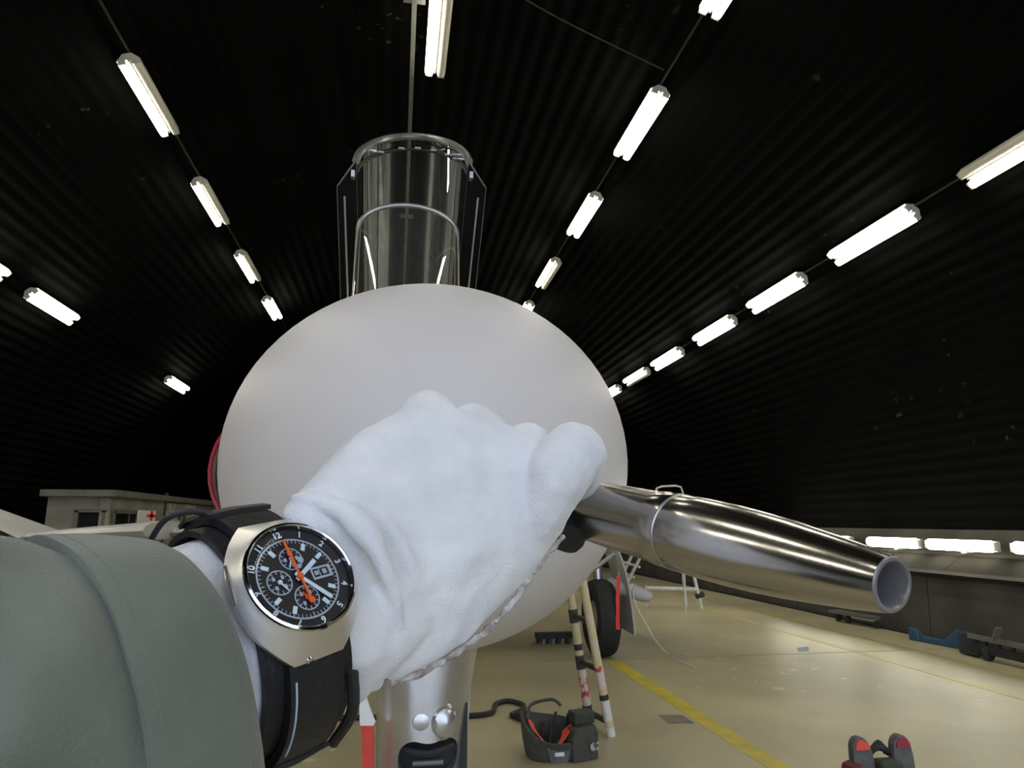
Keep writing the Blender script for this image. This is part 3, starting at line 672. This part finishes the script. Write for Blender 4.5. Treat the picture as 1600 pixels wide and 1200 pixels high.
# white trestle and access steps behind the right wing
M_tub = mat('white_tube_paint', (0.62, 0.62, 0.58), 0.5, var=0.2, vscale=9)
ty = 11.8
tr = thing('service_trestle', 'white tubular trestle standing behind the steel tube near the right wheel', 'trestle', WY(1060, 935, ty))
MB().tube([WY(1010, 919, ty), WY(1088, 921, ty)], 0.035, 8).build('cross_bar', M_tub, tr, True)
def leg(p0, p1, y, r=0.03):
    a = WY(*p0, y); b = WY(*p1, y); k = a.z/(a.z-b.z); MB().tube([a, a+(b-a)*(min(k, 1.35))], r, 8).build('leg', M_tub, tr, True)
leg((1063, 840), (1070, 926), ty+0.4); leg((1080, 880), (1092, 933), ty)
MB().tube([WY(1088, 932, ty), WY(1099, 928, ty)], 0.05, 8).build('castor', M_rubber, tr, True)
MB().tube([WY(1066, 845, ty), WY(1076, 845, ty)], 0.03, 8).build('top_bar', M_tub, tr, True)
sty = 10.5
stp = thing('access_steps', 'light steel step ladder with rungs slanting behind the right wheel', 'steps', WY(985, 912, sty))
ra = [WY(1003, 866, sty), WY(978, 914, sty)]; rb = [WY(990, 862, sty+0.35), WY(971, 902, sty+0.35)]
for r_ in (ra, rb):
    ex = r_[1]+(r_[1]-r_[0])*(r_[1].z/(r_[0].z-r_[1].z)); MB().tube([r_[0], ex], 0.025, 8).build('rail', M_tub, stp, True)
for t in (0.08, 0.42, 0.76, 1.1, 1.5, 1.9):
    MB().tube([ra[0].lerp(ra[1], t)+Vector((0.07, 0, 0)), rb[0].lerp(rb[1], t)-Vector((0.07, 0, 0))], 0.02, 8).build('rung', M_tub, stp, True)
# thin hand loop seen above the steel tube (guard rail of the steps, farther back)
gy = 11.0
gr_ = thing('guard_rail', 'thin white loop rail rising just above the steel tube', 'rail', WY(1045, 935, gy)-Vector((0, 0, WY(1045, 935, gy).z)))
lp = [WY(1023, 905, gy), WY(1023, 774, gy), WY(1026, 763, gy), WY(1034, 760, gy), WY(1056, 759, gy), WY(1064, 761, gy), WY(1067, 770, gy), WY(1068, 905, gy)]
lp = [Vector((lp[0].x, gy, 1.27))]+lp[1:-1]+[Vector((lp[-1].x, gy, 0.02))]
MB().tube(lp, 0.016, 8).build('loop', M_tub, gr_, True)
MB().tube([Vector((lp[0].x, gy, 1.27)), Vector((lp[-1].x, gy, 1.27))], 0.016, 8).build('mid_bar', M_tub, gr_, True)
# blue tow-bar head, dark dolly and low trolley by the right wall
M_blue = mat('blue_enamel', (0.035, 0.095, 0.19), 0.5, var=0.3, vscale=6)
M_bluedk = mat('dark_blue_enamel', (0.03, 0.04, 0.055), 0.5, var=0.3, vscale=6)
p0, p1 = WZ(1421, 1000, 0), WZ(1512, 1017, 0)
hz = WY(1421, 980, p0.y).z
bl_ = thing('blue_ramp', 'blue steel cradle with raised ends on the floor by the right wall', 'ramp', (p0+p1)/2)
d = p1-p0
prof_ = [(0, 0), (1, 0), (1.0, hz*1.35), (0.86, hz*1.4), (0.62, hz*0.45), (0.30, hz*0.45), (0.17, hz*0.95), (0, hz*1.0)]
bb = MB().prism([p0+d*a_+Vector((0, 0, z)) for a_, z in prof_], Vector((0.10, 0.10, 0))).build('cradle_body', M_blue, bl_); bevel(bb, 0.012)
MB().bar(p0+d*0.17+Vector((-0.003, -0.012, 0.0)), p0+d*0.14+Vector((-0.003, -0.012, hz*0.98)), 0.012, 0.012, (0, 1, 0)).build('weld_strip', M_conduit, bl_)
p0, p1 = WZ(1499, 1022, 0), WZ(1640, 1055, 0); d = p1-p0; hz = WY(1499, 985, p0.y).z
dl = thing('wheeled_dolly', 'dark steel dolly with wheels beside the right wall', 'dolly', (p0+p1)/2)
e1 = MB().prism([p0+Vector((0, 0, 0.02)), p0+d*0.26+Vector((0, 0, 0.02)), p0+d*0.22+Vector((0, 0, hz)), p0+Vector((0.02, 0, hz*0.96))], Vector((0.16, 0.12, 0))).build('end_block', M_bluedk, dl); bevel(e1, 0.012)
MB().bar(p0+d*0.2+Vector((0, 0.05, hz*0.9)), p1+Vector((0, 0.05, hz*0.86)), 0.05, 0.05).build('upper_bar', M_conduit, dl)
MB().bar(p0+d*0.2+Vector((0, 0.02, hz*0.45)), p1+Vector((0, 0.02, hz*0.42)), 0.05, 0.09).build('lower_bar', M_rubber, dl)
for t in (0.35, 0.5, 0.66, 0.85):
    MB().bar(p0+d*t+Vector((0, 0.03, hz*0.42)), p0+d*(t+0.05)+Vector((0, 0.05, hz*0.9)), 0.04, 0.04, (0, 1, 0)).build('strut', M_rubber, dl)
for t in (0.34, 0.86):
    c_ = p0+d*t+Vector((0, -0.03, 0.075)); MB().lathe([(0, -0.025), (0.06, -0.025), (0.075, -0.015), (0.075, 0.015), (0.06, 0.025), (0, 0.025)], c_, (0, 1, 0), 20).build('castor_wheel', M_rubber, dl, True)
MB().bar(p0+d*0.55+Vector((0, 0.1, hz*0.9)), p0+d*0.62+Vector((0, 0.1, hz*1.45)), 0.08, 0.02, (0, 1, 0)).build('handle_plate', M_conduit, dl)
p0, p1 = WZ(1306, 970, 0), WZ(1374, 983, 0); d = p1-p0
lt = thing('low_trolley', 'flat little trolley far off under the tip of the steel tube', 'trolley', (p0+p1)/2)
MB().bar(p0+Vector((0, 0.05, 0.14)), p1+Vector((0, 0.05, 0.14)), 0.16, 0.04).build('deck', M_conduit, lt)
for t in (0.06, 0.3, 0.94): MB().lathe([(0, -0.02), (0.05, -0.02), (0.06, 0), (0.05, 0.02), (0, 0.02)], p0+d*t+Vector((0, -0.02, 0.06)), (0, 1, 0), 14).build('wheel', M_rubber, lt, True)
MB().bar(p0+d*0.35+Vector((0, -0.04, 0.11)), p0+d*0.9+Vector((0, -0.04, 0.11)), 0.02, 0.05).build('side_plate', M_alu, lt)

# ================================================================== THE PHOTOGRAPHER'S ARM, WATCH AND THE STEEL TUBE
# watch frame: u towards 3 o'clock (towards the hand), v towards 12, n out of the dial
def camv(x, y, z): return DV(x, y, z)
n_ = camv(0.593, 0.638, -0.490).normalized()
u_ = camv(0.629, 0.012, 0.777); u_ = (u_-n_*u_.dot(n_)).normalized()
v_ = n_.cross(u_).normalized()
PW = CD(472, 897, 0.22)
def WL(a, b, c): return PW+u_*a*0.94+v_*b*0.94+n_*c*0.94
mm = 0.001
wt = thing('wristwatch', 'steel chronograph watch with black dial and orange hand on a black leather strap', 'watch', PW)
def circ(r, c, n=64, sq=0.0): return [WL(r*math.cos(t), r*math.sin(t), c) for t in [2*math.pi*k/n for k in range(n)]]
OUT = []
for sd_ in (1, -1):        # barrel outline: curved flanks that close in to flat lug ends
    for q in range(30):
        vv = sd_*(-26.5+53*q/29); OUT.append((sd_*(9.5+14.2*(1-abs(vv/26.5)**2.3)), vv))
    OUT += [(sd_*6.0, sd_*26.5), (0.0, sd_*26.5)] if False else [(sd_*5.0, sd_*26.6), (-sd_*0.0, sd_*26.6)]
NO = len(OUT)
def outline(k, c): return [WL(a_*k*mm, b_*k*mm, c-0.0045*abs(b_/26.5)**2.2) for a_, b_ in OUT]
def ocirc(r, c): return [WL(r*a_/math.hypot(a_, b_), r*b_/math.hypot(a_, b_), c) for a_, b_ in OUT]
m = MB()
m.grid([ocirc(12*mm, -12.5*mm), outline(0.84, -11.0*mm), outline(0.93, -9.0*mm), outline(0.99, -5.6*mm), outline(1.0, -5.0*mm), outline(0.985, -4.5*mm), ocirc(21.3*mm, -1.9*mm), ocirc(20.6*mm, -0.9*mm), ocirc(20.3*mm, -0.4*mm)], closeu=True)
m.f.append(tuple(range(NO)))
case = m.build('case', M_case, wt, True, sharp=28)
m = MB(); m.grid([circ(20.4*mm, -0.6*mm), circ(20.2*mm, 0.3*mm), circ(19.4*mm, 0.7*mm), circ(18.9*mm, 0.3*mm), circ(18.7*mm, -1.5*mm)], closeu=True); m.build('bezel', M_polish, wt, True, sharp=40)
for q0 in (40,):   # polished flank facets of the barrel case
    pts = []
    for q in range(9):
        a_, b_ = OUT[q0+q]; h = 2.6*mm*math.sin(math.pi*q/8)+0.1*mm; c_ = -0.0045*abs(b_/26.5)**2.2
        pts.append([WL(a_*1.004*mm, b_*1.004*mm, -5.0*mm+c_-h), WL(a_*0.985*mm, b_*0.985*mm, -4.2*mm+c_+h*0.4)])
    MB().slab(pts, lambda i, j: n_*-0.0005).build('polished_facet', M_polish, case, True)
# lug screw
MB().lathe([(0, 0.0006), (0.0012, 0.0004), (0.0014, -0.0006)], WL(-4*mm, -26.2*mm, -9.0*mm), (n_*0.4-v_).normalized(), 12).build('lug_screw', M_polish, case, True)
# dial and inner hour ring
def disc(r, c, name, m_, par, n=64, r0=None, cap=True):
    mb = MB()
    if r0 is None: mb.add(circ(r, c, n), [tuple(range(n))])
    else: mb.grid([circ(r0, c, n), circ(r, c+(0.6*mm if name == 'hour_ring' else 0), n)], closeu=True)
    return mb.build(name, m_, par)
dial = disc(16.2*mm, -2.6*mm, 'dial', M_dial, wt)
hring = disc(18.75*mm, -2.55*mm, 'hour_ring', M_dial, wt, r0=15.2*mm)
def ringmark(r0, r1, c, name, m_, par): 
    mb = MB(); mb.grid([circ(r0, c), circ(r1, c)], closeu=True); return mb.build(name, m_, par)
ringmark(14.55*mm, 15.15*mm, -2.45*mm, 'minute_track', M_track, dial)
def patchuv(poly, c, th=0.25*mm): return [WL(a*mm, b*mm, c) for a, b in poly], n_*th
def ang(deg): t = math.radians(90-deg); return Vector((math.cos(t), math.sin(t)))
def radial(deg, r0, r1, w, c, name, m_, par, th=0.25*mm, cx=0, cy=0, w2=None):
    d = ang(deg); p = Vector((d.y, -d.x)); w2 = w if w2 is None else w2
    poly = [(cx+d.x*r0-p.x*w/2, cy+d.y*r0-p.y*w/2), (cx+d.x*r0+p.x*w/2, cy+d.y*r0+p.y*w/2), (cx+d.x*r1+p.x*w2/2, cy+d.y*r1+p.y*w2/2), (cx+d.x*r1-p.x*w2/2, cy+d.y*r1-p.y*w2/2)]
    v, off = patchuv(poly, c, th); return MB().prism(v, off).build(name, m_, par)
# minute ticks, one joined print
tk = MB()
for k in range(60):
    d = ang(k*6); p = Vector((d.y, -d.x)); r0, r1, w = (13.4 if k % 5 else 13.0), 14.6, (0.22 if k % 5 else 0.35)
    v, off = patchuv([(d.x*r0-p.x*w/2, d.y*r0-p.y*w/2), (d.x*r0+p.x*w/2, d.y*r0+p.y*w/2), (d.x*r1+p.x*w/2, d.y*r1+p.y*w/2), (d.x*r1-p.x*w/2, d.y*r1-p.y*w/2)], -2.55*mm, 0.1*mm); tk.prism(v, off)
t_ = tk.build('minute_ticks', M_track, dial); t_['kind'] = 'stuff'
for h in (1, 2, 4, 5, 7, 8, 10, 11): radial(h*30, 10.9, 13.6, 1.5, -2.5*mm, 'hour_marker', M_lume, dial)
# sub-dials
def subdial(cx, cy, r, hand_deg, name, hand_m, hl=0.85):
    mb = MB(); N = 40
    rg = lambda rr, c: [WL((cx+rr*math.cos(t))*mm, (cy+rr*math.sin(t))*mm, c) for t in [2*math.pi*k/N for k in range(N)]]
    mb.grid([rg(r*0.90, -2.45*mm), rg(r, -2.45*mm)], closeu=True)
    sd = mb.build(name, M_track, dial)
    tk = MB()
    for k in range(12):
        d = ang(k*30); p = Vector((d.y, -d.x)); v, off = patchuv([(cx+d.x*r*a+p.x*w, cy+d.y*r*a+p.y*w) for a, w in ((0.68, -0.16), (0.68, 0.16), (0.92, 0.16), (0.92, -0.16))], -2.5*mm, 0.1*mm); tk.prism(v, off)
    tk.build('subdial_ticks', M_track, sd)
    for k in range(4):
        d = ang(45+90*k if name != 'hour_counter' else 90*k)
        v, off = patchuv([(cx+d.x*r*0.52+ax_*0.55, cy+d.y*r*0.52+ay_*0.7) for ax_, ay_ in ((-1, -1), (1, -1), (1, 1), (-1, 1))], -2.5*mm, 0.1*mm)
        MB().prism(v, off).build('subdial_figure', M_track, sd)
    d = ang(hand_deg); p = Vector((d.y, -d.x))
    v, off = patchuv([(cx-p.x*0.35, cy-p.y*0.35), (cx+p.x*0.35, cy+p.y*0.35), (cx+d.x*r*hl+p.x*0.25, cy+d.y*r*hl+p.y*0.25), (cx+d.x*r*hl-p.x*0.25, cy+d.y*r*hl-p.y*0.25)], -2.2*mm, 0.2*mm)
    MB().prism(v, off).build('subdial_hand', hand_m, sd)
    MB().lathe([(0, 0.5*mm), (0.75*mm, 0.4*mm), (0.8*mm, 0)], WL(cx*mm, cy*mm, -2.3*mm), n_, 14).build('subdial_hub', M_lume if hand_m is M_lume else hand_m, sd, True)
subdial(0, 7.4, 4.3, 212, 'hour_counter', M_lume); subdial(-7.4, 0, 4.6, 152, 'small_seconds', M_lume); subdial(0, -7.6, 4.6, 330, 'minute_counter', M_orange, 0.55)
# day-date window
for (a0, a1, b0, b1, m_, nm, c) in ((5.2, 13.2, -2.3, 2.3, M_track, 'date_frame', -2.5), (8.6, 12.0, -1.5, 1.5, M_dial, 'date_aperture', -2.42), (5.9, 8.2, -1.5, 1.5, M_dial, 'day_aperture', -2.42), (9.5, 11.1, -0.9, 0.9, M_track, 'date_figure', -2.34), (6.3, 7.9, -0.8, 0.8, M_track, 'day_figure', -2.34)):
    v, off = patchuv([(a0, b0), (a1, b0), (a1, b1), (a0, b1)], c*mm, 0.08*mm); MB().prism(v, off).build(nm, m_, dial)
for (a, b, r) in ((3.3, 6.3, 1.15), (2.0, 4.2, 0.8)):
    MB().lathe([(0, 0.15*mm), (r*mm, 0.15*mm), (r*mm, 0)], WL(a*mm, b*mm, -2.55*mm), n_, 16).build('dial_emblem', M_track, dial)
# numerals on the inner hour ring
def numeral(txt, deg, r, size, name='numeral'):
    cu = bpy.data.curves.new('numeral', 'FONT'); cu.body = txt; cu.size = size; cu.align_x = 'CENTER'; cu.align_y = 'CENTER'; cu.extrude = 0.00008; cu.offset = size*0.02
    ob = bpy.data.objects.new('numeral_src', cu); col.objects.link(ob)
    dg = bpy.context.evaluated_depsgraph_get(); me = bpy.data.meshes.new_from_object(ob.evaluated_get(dg))
    bpy.data.objects.remove(ob); bpy.data.curves.remove(cu)
    d = ang(deg); p = Vector((d.y, -d.x))
    vs_ = [WL(d.x*r+p.x*c.co.x+d.x*c.co.y, d.y*r+p.y*c.co.x+d.y*c.co.y, -1.85*mm+c.co.z) for c in me.vertices]
    fs = [tuple(f.vertices) for f in me.polygons]
    bpy.data.meshes.remove(me)
    return obj(name, vs_, fs, M_lume, hring)
RING = -7
for h in range(1, 13): numeral(str(h), h*30+RING, 16.75*mm, 3.3*mm)
# hands
radial(60, -1.5, 9.3, 1.5, -1.9*mm, 'hour_hand', M_lume, wt, w2=1.7)
radial(141, -2.0, 13.2, 1.25, -1.6*mm, 'minute_hand', M_lume, wt, w2=1.5)
ch = radial(-3, -9.5, 14.6, 0.9, -1.3*mm, 'chronograph_hand', M_orange, wt, w2=0.9)
radial(-3, 8.2, 10.4, 1.9, -1.25*mm, 'hand_arrow', M_orange, ch, w2=1.0)
d = ang(-3); MB().lathe([(0, 0.3*mm), (1.1*mm, 0.3*mm), (1.1*mm, 0)], WL(-9.2*mm*d.x, -9.2*mm*d.y, -1.3*mm), n_, 18).build('counterweight', M_orange, ch)
MB().lathe([(0, 0.9*mm), (0.9*mm, 0.8*mm), (1.2*mm, 0.4*mm), (1.2*mm, 0)], WL(0, 0, -1.4*mm), n_, 18).build('hand_hub', M_orange, ch, True)
m = MB(); m.grid([[WL(0, 0, 0.45*mm)]*64]+[circ(r*mm, c*mm) for r, c in ((8, 0.42), (14, 0.35), (18, 0.15), (18.8, 0.0))], closeu=True); m.build('crystal', M_crystal, wt, True)

# ---- wrist centre line and strap
RV, RN = 0.0395, 0.031
WCEN = -12.0*mm-RN
def wrist(a, ang_, k=1.0, ex=0.0):   # a along u, angle from n towards v
    return WL(a, (RV*k+ex)*math.sin(ang_), WCEN+(RN*k+ex)*math.cos(ang_))
def strap_band(a0, a1, t0, t1, ex, th, name, m_, par, n=28, taper=0.0):
    rows = []
    for i in range(n+1):
        t = t0+(t1-t0)*i/n; w = 1-taper*i/n; c = (a0+a1)/2; h = (a1-a0)/2*w
        rows.append([wrist(c-h, t, 1, ex), wrist(c, t, 1, ex+0.0006), wrist(c+h, t, 1, ex)])
    def off(i, j):
        t = t0+(t1-t0)*i/n; return (n_*math.cos(t)+v_*math.sin(t))*th
    return MB().slab(rows, off).build(name, m_, par, True, sharp=50)
rad = math.radians
pad = strap_band(-17*mm, 17*mm, rad(-175), rad(175), 1.0*mm, 2.2*mm, 'strap_pad', M_leather, wt, 60)
strap_band(-10.5*mm, 10.5*mm, rad(-128), rad(-33), 4.2*mm, 3.0*mm, 'lower_strap', M_leather, wt)
strap_band(-10.5*mm, 10.5*mm, rad(33), rad(150), 4.2*mm, 3.0*mm, 'upper_strap', M_leather, wt)
# stitched grey line and keeper loops
MB().tube([wrist(-8.5*mm, rad(-40-3*k), 1, 7.6*mm) for k in range(14)], 0.00035, 6).build('stitching', M_track, pad, True)
for tdeg, ex_ in ((-95, 7.2), (58, 7.2), (84, 7.4)):
    strap_band(-12.5*mm, 12.5*mm, rad(tdeg-5), rad(tdeg+5), ex_*mm, 1.6*mm, 'keeper_loop', M_leather, wt, 6)
MB().tube(smoothpath([wrist(14.2*mm, rad(-46), 1, 7*mm), wrist(15*mm, rad(-66), 1, 8.5*mm), wrist(14.6*mm, rad(-92), 1, 8.6*mm)], 5), 2.0*mm, 8).build('strap_edge_roll', M_leather, wt, True)
MB().tube(smoothpath([wrist(-9*mm, rad(58), 1, 8*mm), wrist(-15*mm, rad(62), 1, 10*mm), wrist(-22*mm, rad(70), 1, 9*mm), wrist(-25*mm, rad(84), 1, 4*mm)], 5), 1.1*mm, 8).build('loose_loop', M_leather, wt, True)

# ---- glove: one continuous skin grown over joints
person = thing('person', 'outstretched arm in a sage green sleeve and white fleece glove gripping a steel tube', 'person', CC(-0.15, -0.2, 0.1))
def ico(c, r, sub=2):
    bm = bmesh.new(); bmesh.ops.create_icosphere(bm, subdivisions=sub, radius=r); v = [Vector(c)+x.co for x in bm.verts]; f = [tuple(q.index for q in x.verts) for x in bm.faces]; bm.free(); return v, f
def hull(spheres):
    bm = bmesh.new()
    for c, r in spheres:
        for p in ico(c, r, 2)[0]: bm.verts.new(p)
    res = bmesh.ops.convex_hull(bm, input=bm.verts)
    bmesh.ops.delete(bm, geom=[e for e in bm.verts if not e.link_faces], context='VERTS')
    bm.verts.ensure_lookup_table(); bm.verts.index_update()
    v = [x.co.copy() for x in bm.verts]; f = [tuple(q.index for q in x.verts) for x in bm.faces]; bm.free(); return v, f
G = MB()
def S(px, py, d, r): return (CD(px, py, d), r)
def add_hull(*sp): G.add(*hull(sp))
def chain(*sp):
    for a_, b_ in zip(sp, sp[1:]): G.add(*hull([a_, b_]))
# forearm inside sleeve -> wrist
def ringhull(a0, a1, k0, k1):
    pts = []
    for a_, k in ((a0, k0), (a1, k1)):
        for q in range(14): pts.append((wrist(a_, 2*math.pi*q/14, k*0.93), 0.0025))
    G.add(*hull(pts))
ringhull(-0.10, -0.02, 1.0, 0.98); ringhull(-0.02, 0.014, 0.98, 0.98); ringhull(0.014, 0.030, 0.98, 1.04)
# wrist flare to the back of the hand
pts = [(wrist(0.026, 2*math.pi*q/14, 0.95), 0.003) for q in range(14)]
add_hull(*pts, S(592, 1028, 0.262, 0.0065), S(560, 730, 0.285, 0.012), S(650, 960, 0.27, 0.010))
add_hull(S(478, 815, 0.255, 0.010), S(590, 702, 0.285, 0.011), S(655, 668, 0.30, 0.013), S(745, 690, 0.308, 0.013), S(820, 715, 0.312, 0.013), S(862, 770, 0.314, 0.012), S(862, 820, 0.312, 0.006),
         S(800, 900, 0.300, 0.006), S(720, 985, 0.283, 0.006), S(612, 1036, 0.262, 0.006), S(560, 960, 0.255, 0.008), S(690, 800, 0.288, 0.010))
# palm side
add_hull(S(620, 780, 0.325, 0.012), S(740, 735, 0.335, 0.012), S(840, 800, 0.335, 0.008), S(650, 940, 0.31, 0.010), S(655, 668, 0.30, 0.011), S(820, 730, 0.312, 0.010), S(720, 960, 0.292, 0.006), S(560, 960, 0.27, 0.008))
# fingers: knuckle, middle joint, last joint, tip - curling away and round the tube
fingers = [((668, 652), 0.0118), ((742, 673), 0.0122), ((822, 694), 0.0112)]
for i, ((fx, fy), r) in enumerate(fingers):
    d0 = 0.306+0.004*i
    chain(S(fx-38, fy+70, d0-0.010, r), S(fx, fy, d0+0.004, r*1.05), S(fx+14, fy+8, d0+0.035, r), S(fx+24, fy+60, d0+0.085, r*0.92), S(fx+20, fy+128, d0+0.090, r*0.82))
chain(S(835, 815, 0.304, 0.0115), S(872, 742, 0.300, 0.0145), S(897, 705, 0.304, 0.0135), S(908, 722, 0.330, 0.0125), S(888, 790, 0.395, 0.011), S(850, 840, 0.400, 0.010))
chain(S(690, 930, 0.298, 0.013), S(770, 880, 0.325, 0.0115), S(830, 850, 0.348, 0.0105), S(862, 832, 0.362, 0.009))
# soft folds sweeping round the wrist
def fold(pts, r):
    pp = smoothpath([CD(*p) for p in pts], 5); G.tube(pp, [r*math.sin(math.pi*(0.12+0.76*i/(len(pp)-1))) for i in range(len(pp))], 8)
fold([(455, 775, 0.252), (540, 800, 0.249), (600, 880, 0.246), (625, 985, 0.253), (615, 1050, 0.259)], 0.0042)
fold([(500, 750, 0.262), (580, 795, 0.262), (640, 880, 0.262), (668, 965, 0.266)], 0.0040)
fold([(620, 770, 0.280), (670, 830, 0.277), (712, 905, 0.279)], 0.0040)
fold([(562, 960, 0.246), (572, 1010, 0.248), (588, 1075, 0.254)], 0.006)
gv = MB(); gv.v = G.v; gv.f = G.f
glove = gv.build('glove', M_glove, person, True, sharp=180)
rm = glove.modifiers.new('remesh', 'REMESH'); rm.mode = 'VOXEL'; rm.voxel_size = 0.0013; rm.use_smooth_shade = True
sm = glove.modifiers.new('smooth', 'SMOOTH'); sm.iterations = 5; sm.factor = 0.5
tx = bpy.data.textures.new('cloth', 'CLOUDS'); tx.noise_scale = 0.028; tx.noise_depth = 2
dm = glove.modifiers.new('crumple', 'DISPLACE'); dm.texture = tx; dm.strength = 0.0055; dm.mid_level = 0.5; dm.texture_coords = 'LOCAL'
dg = bpy.context.evaluated_depsgraph_get(); me = bpy.data.meshes.new_from_object(glove.evaluated_get(dg)); glove.modifiers.clear(); glove.data = me
# ragged seam along the open edge of the glove
sp_ = [(603, 1063, 0.260), (640, 1058, 0.262), (690, 1034, 0.272), (745, 998, 0.284), (790, 955, 0.292), (826, 905, 0.300), (848, 872, 0.306), (880, 838, 0.310)]
pp = smoothpath([CD(*p) for p in sp_], 9)
pp = [p+Vector((random.uniform(-1, 1), random.uniform(-1, 1), random.uniform(-1, 1)))*0.0006 for p in pp]
MB().tube(pp, [0.0010+0.0007*random.random() for _ in pp], 8).build('seam', M_seam, glove, True)

# ---- jacket sleeve with turned-up cuff
secs = [((-0.104, -0.109, 0.221), 0.0560, 0.0440), ((-0.117, -0.1065, 0.206), 0.0585, 0.0475), ((-0.133, -0.1045, 0.188), 0.0600, 0.0490), ((-0.152, -0.1015, 0.167), 0.0615, 0.0510), ((-0.175, -0.102, 0.140), 0.0635, 0.0525), ((-0.205, -0.112, 0.10), 0.066, 0.054), ((-0.245, -0.14, 0.03), 0.070, 0.058), ((-0.27, -0.19, -0.06), 0.074, 0.062), ((-0.26, -0.22, -0.16), 0.08, 0.07)]
w_ = camv(0.777, 0, -0.629).normalized(); up_ = (camv(0, 1, 0)-u_*0.11)
NS = 96
def sleeve_ring(c, ry, rx, wob=0.0, seed=0.0):
    C_ = CC(*c); out = []
    for q in range(NS):
        t = 2*math.pi*q/NS; p = C_+w_*rx*math.copysign(abs(math.cos(t))**0.72, math.cos(t))+up_*ry*math.copysign(abs(math.sin(t))**0.88, math.sin(t))
        if wob: 
            k = noise.noise(p*22+Vector((seed, 0, 0)))*0.7+noise.noise(p*48)*0.35
            p += (p-C_).normalized()*k*wob
        out.append(p)
    return out
def interp(secs, n):
    out = []
    cs = smoothpath([s_[0] for s_ in secs], n); N = len(cs)
    for i, c in enumerate(cs):
        x = i/n; k = min(int(x), len(secs)-2); t = x-k
        out.append((tuple(c), secs[k][1]*(1-t)+secs[k+1][1]*t, secs[k][2]*(1-t)+secs[k+1][2]*t))
    return out
fine = interp(secs, 6)
body_ = fine[8:]
dents = [(CD(85, 1020, 0.125), 0.016, 0.006), (CD(215, 1085, 0.150), 0.014, 0.0055), (CD(125, 1140, 0.125), 0.014, 0.005), (CD(60, 900, 0.15), 0.018, 0.004), (CD(150, 930, 0.16), 0.012, -0.003)]
def dent(p, c):
    q = p.copy()
    for d_, r_, h_ in dents:
        e_ = p-d_; al = e_.dot(up_-u_*0.5)/1.2; e2 = e_.length_squared-al*al*0.75
        q -= (p-c).normalized()*h_*math.exp(-max(e2, 0)/(r_*r_*0.5))
    return q
rows = [sleeve_ring(c, ry-0.0022*math.exp(-i/3), rx-0.0022*math.exp(-i/3), 0.026*min(1, i/7+0.02)) for i, (c, ry, rx) in enumerate(body_)]
rows = [[dent(p, CC(*body_[i][0])) if 1 < i < 30 else p for p in r_] for i, r_ in enumerate(rows)]
sl = MB().grid(rows, closeu=True).build('jacket_sleeve', M_sleeve, person, True, sharp=180)
cu_ = fine[:10]; rows = []
rows.append(sleeve_ring(cu_[0][0], cu_[0][1]-0.004, cu_[0][2]-0.004)); 
for k in (4, 0):   # inner lining turned back, then outer face
    pass
inner = [sleeve_ring(c, ry-0.0035, rx-0.0035) for c, ry, rx in cu_[5::-1]]
outer = [sleeve_ring(c, ry+(0.0 if i else -0.001)+0.0030*min(i, 2)/2, rx+0.0030*min(i, 2)/2, 0.0016, 3.0) for i, (c, ry, rx) in enumerate(cu_)]
edge = [sleeve_ring(cu_[-1][0], cu_[-1][1]+0.0022, cu_[-1][2]+0.0022, 0.0016, 3.0), sleeve_ring(cu_[-1][0], cu_[-1][1]-0.003, cu_[-1][2]-0.003)]
MB().grid(inner+outer+edge, closeu=True).build('cuff', M_sleeve, sl, True, sharp=60)
# stitched line near the seam of the cuff
c, ry, rx = cu_[-2]
st_pts = [(a_+(b_-a_)*0.5) for a_, b_ in zip(sleeve_ring(c, ry+0.0029, rx+0.0029, 0.0016, 3.0), sleeve_ring(c, ry+0.0029, rx+0.0029, 0.0016, 3.0))]
MB().tube(st_pts, 0.00025, 6, closed=True).build('hem_stitching', mat('green_thread', (0.15, 0.17, 0.135), 0.8), sl, True)

# ---- steel tube in the fist
tip = CD(1396, 914, 0.205); inn = CD(905, 793, 0.375); ax = (inn-tip); TL = ax.length; ax.normalize()
pr = [(0.0086, 0.0005), (0.0091, 0.003), (0.0106, 0.013), (0.0122, 0.026), (0.0138, 0.040), (0.0150, 0.054), (0.0158, 0.068), (0.0163, 0.083), (0.0164, 0.0975), (0.0160, 0.0985), (0.0160, 0.0998), (0.0164, 0.1008), (0.0164, 0.112), (0.0160, 0.1135), (0.0159, TL), (0.0159, TL+0.045), (0.0140, TL+0.047), (0.0001, TL+0.047)]
tu = thing('steel_tube', 'polished steel tapered tube with hollow tip held in the white glove', 'tube', tip)
MB().lathe(pr, tip, ax, 64).build('tube_shell', M_steel, tu, True, sharp=25)
MB().lathe([(0.0086, 0.0006), (0.0082, 0.0), (0.0072, 0.0), (0.0068, 0.0006), (0.0064, 0.010), (0.0058, 0.020), (0.0040, 0.027), (0.0001, 0.030)], tip, ax, 48).build('bore', mat('dull_steel', (0.36, 0.35, 0.36), 0.42, 0.75, var=0.25, vscale=90), tu, True, sharp=50)
M_steelmat = mat('satin_steel', (0.42, 0.41, 0.40), 0.35, 1.0)
MB().lathe([(0.0160, 0.0983), (0.01655, 0.0988), (0.01655, 0.0997), (0.0160, 0.1002)], tip, ax, 64).build('joint_ring', M_steelmat, tu, True)
co = CD(862, 846, 0.338)
MB().lathe([(0.004, -0.004), (0.0105, -0.0035), (0.0118, 0.0), (0.0112, 0.012), (0.004, 0.013)], CD(880, 836, 0.36), (RT*0.3+UP*0.75-FW*0.25), 36).build('grip_collar', M_rubber, tu, True)
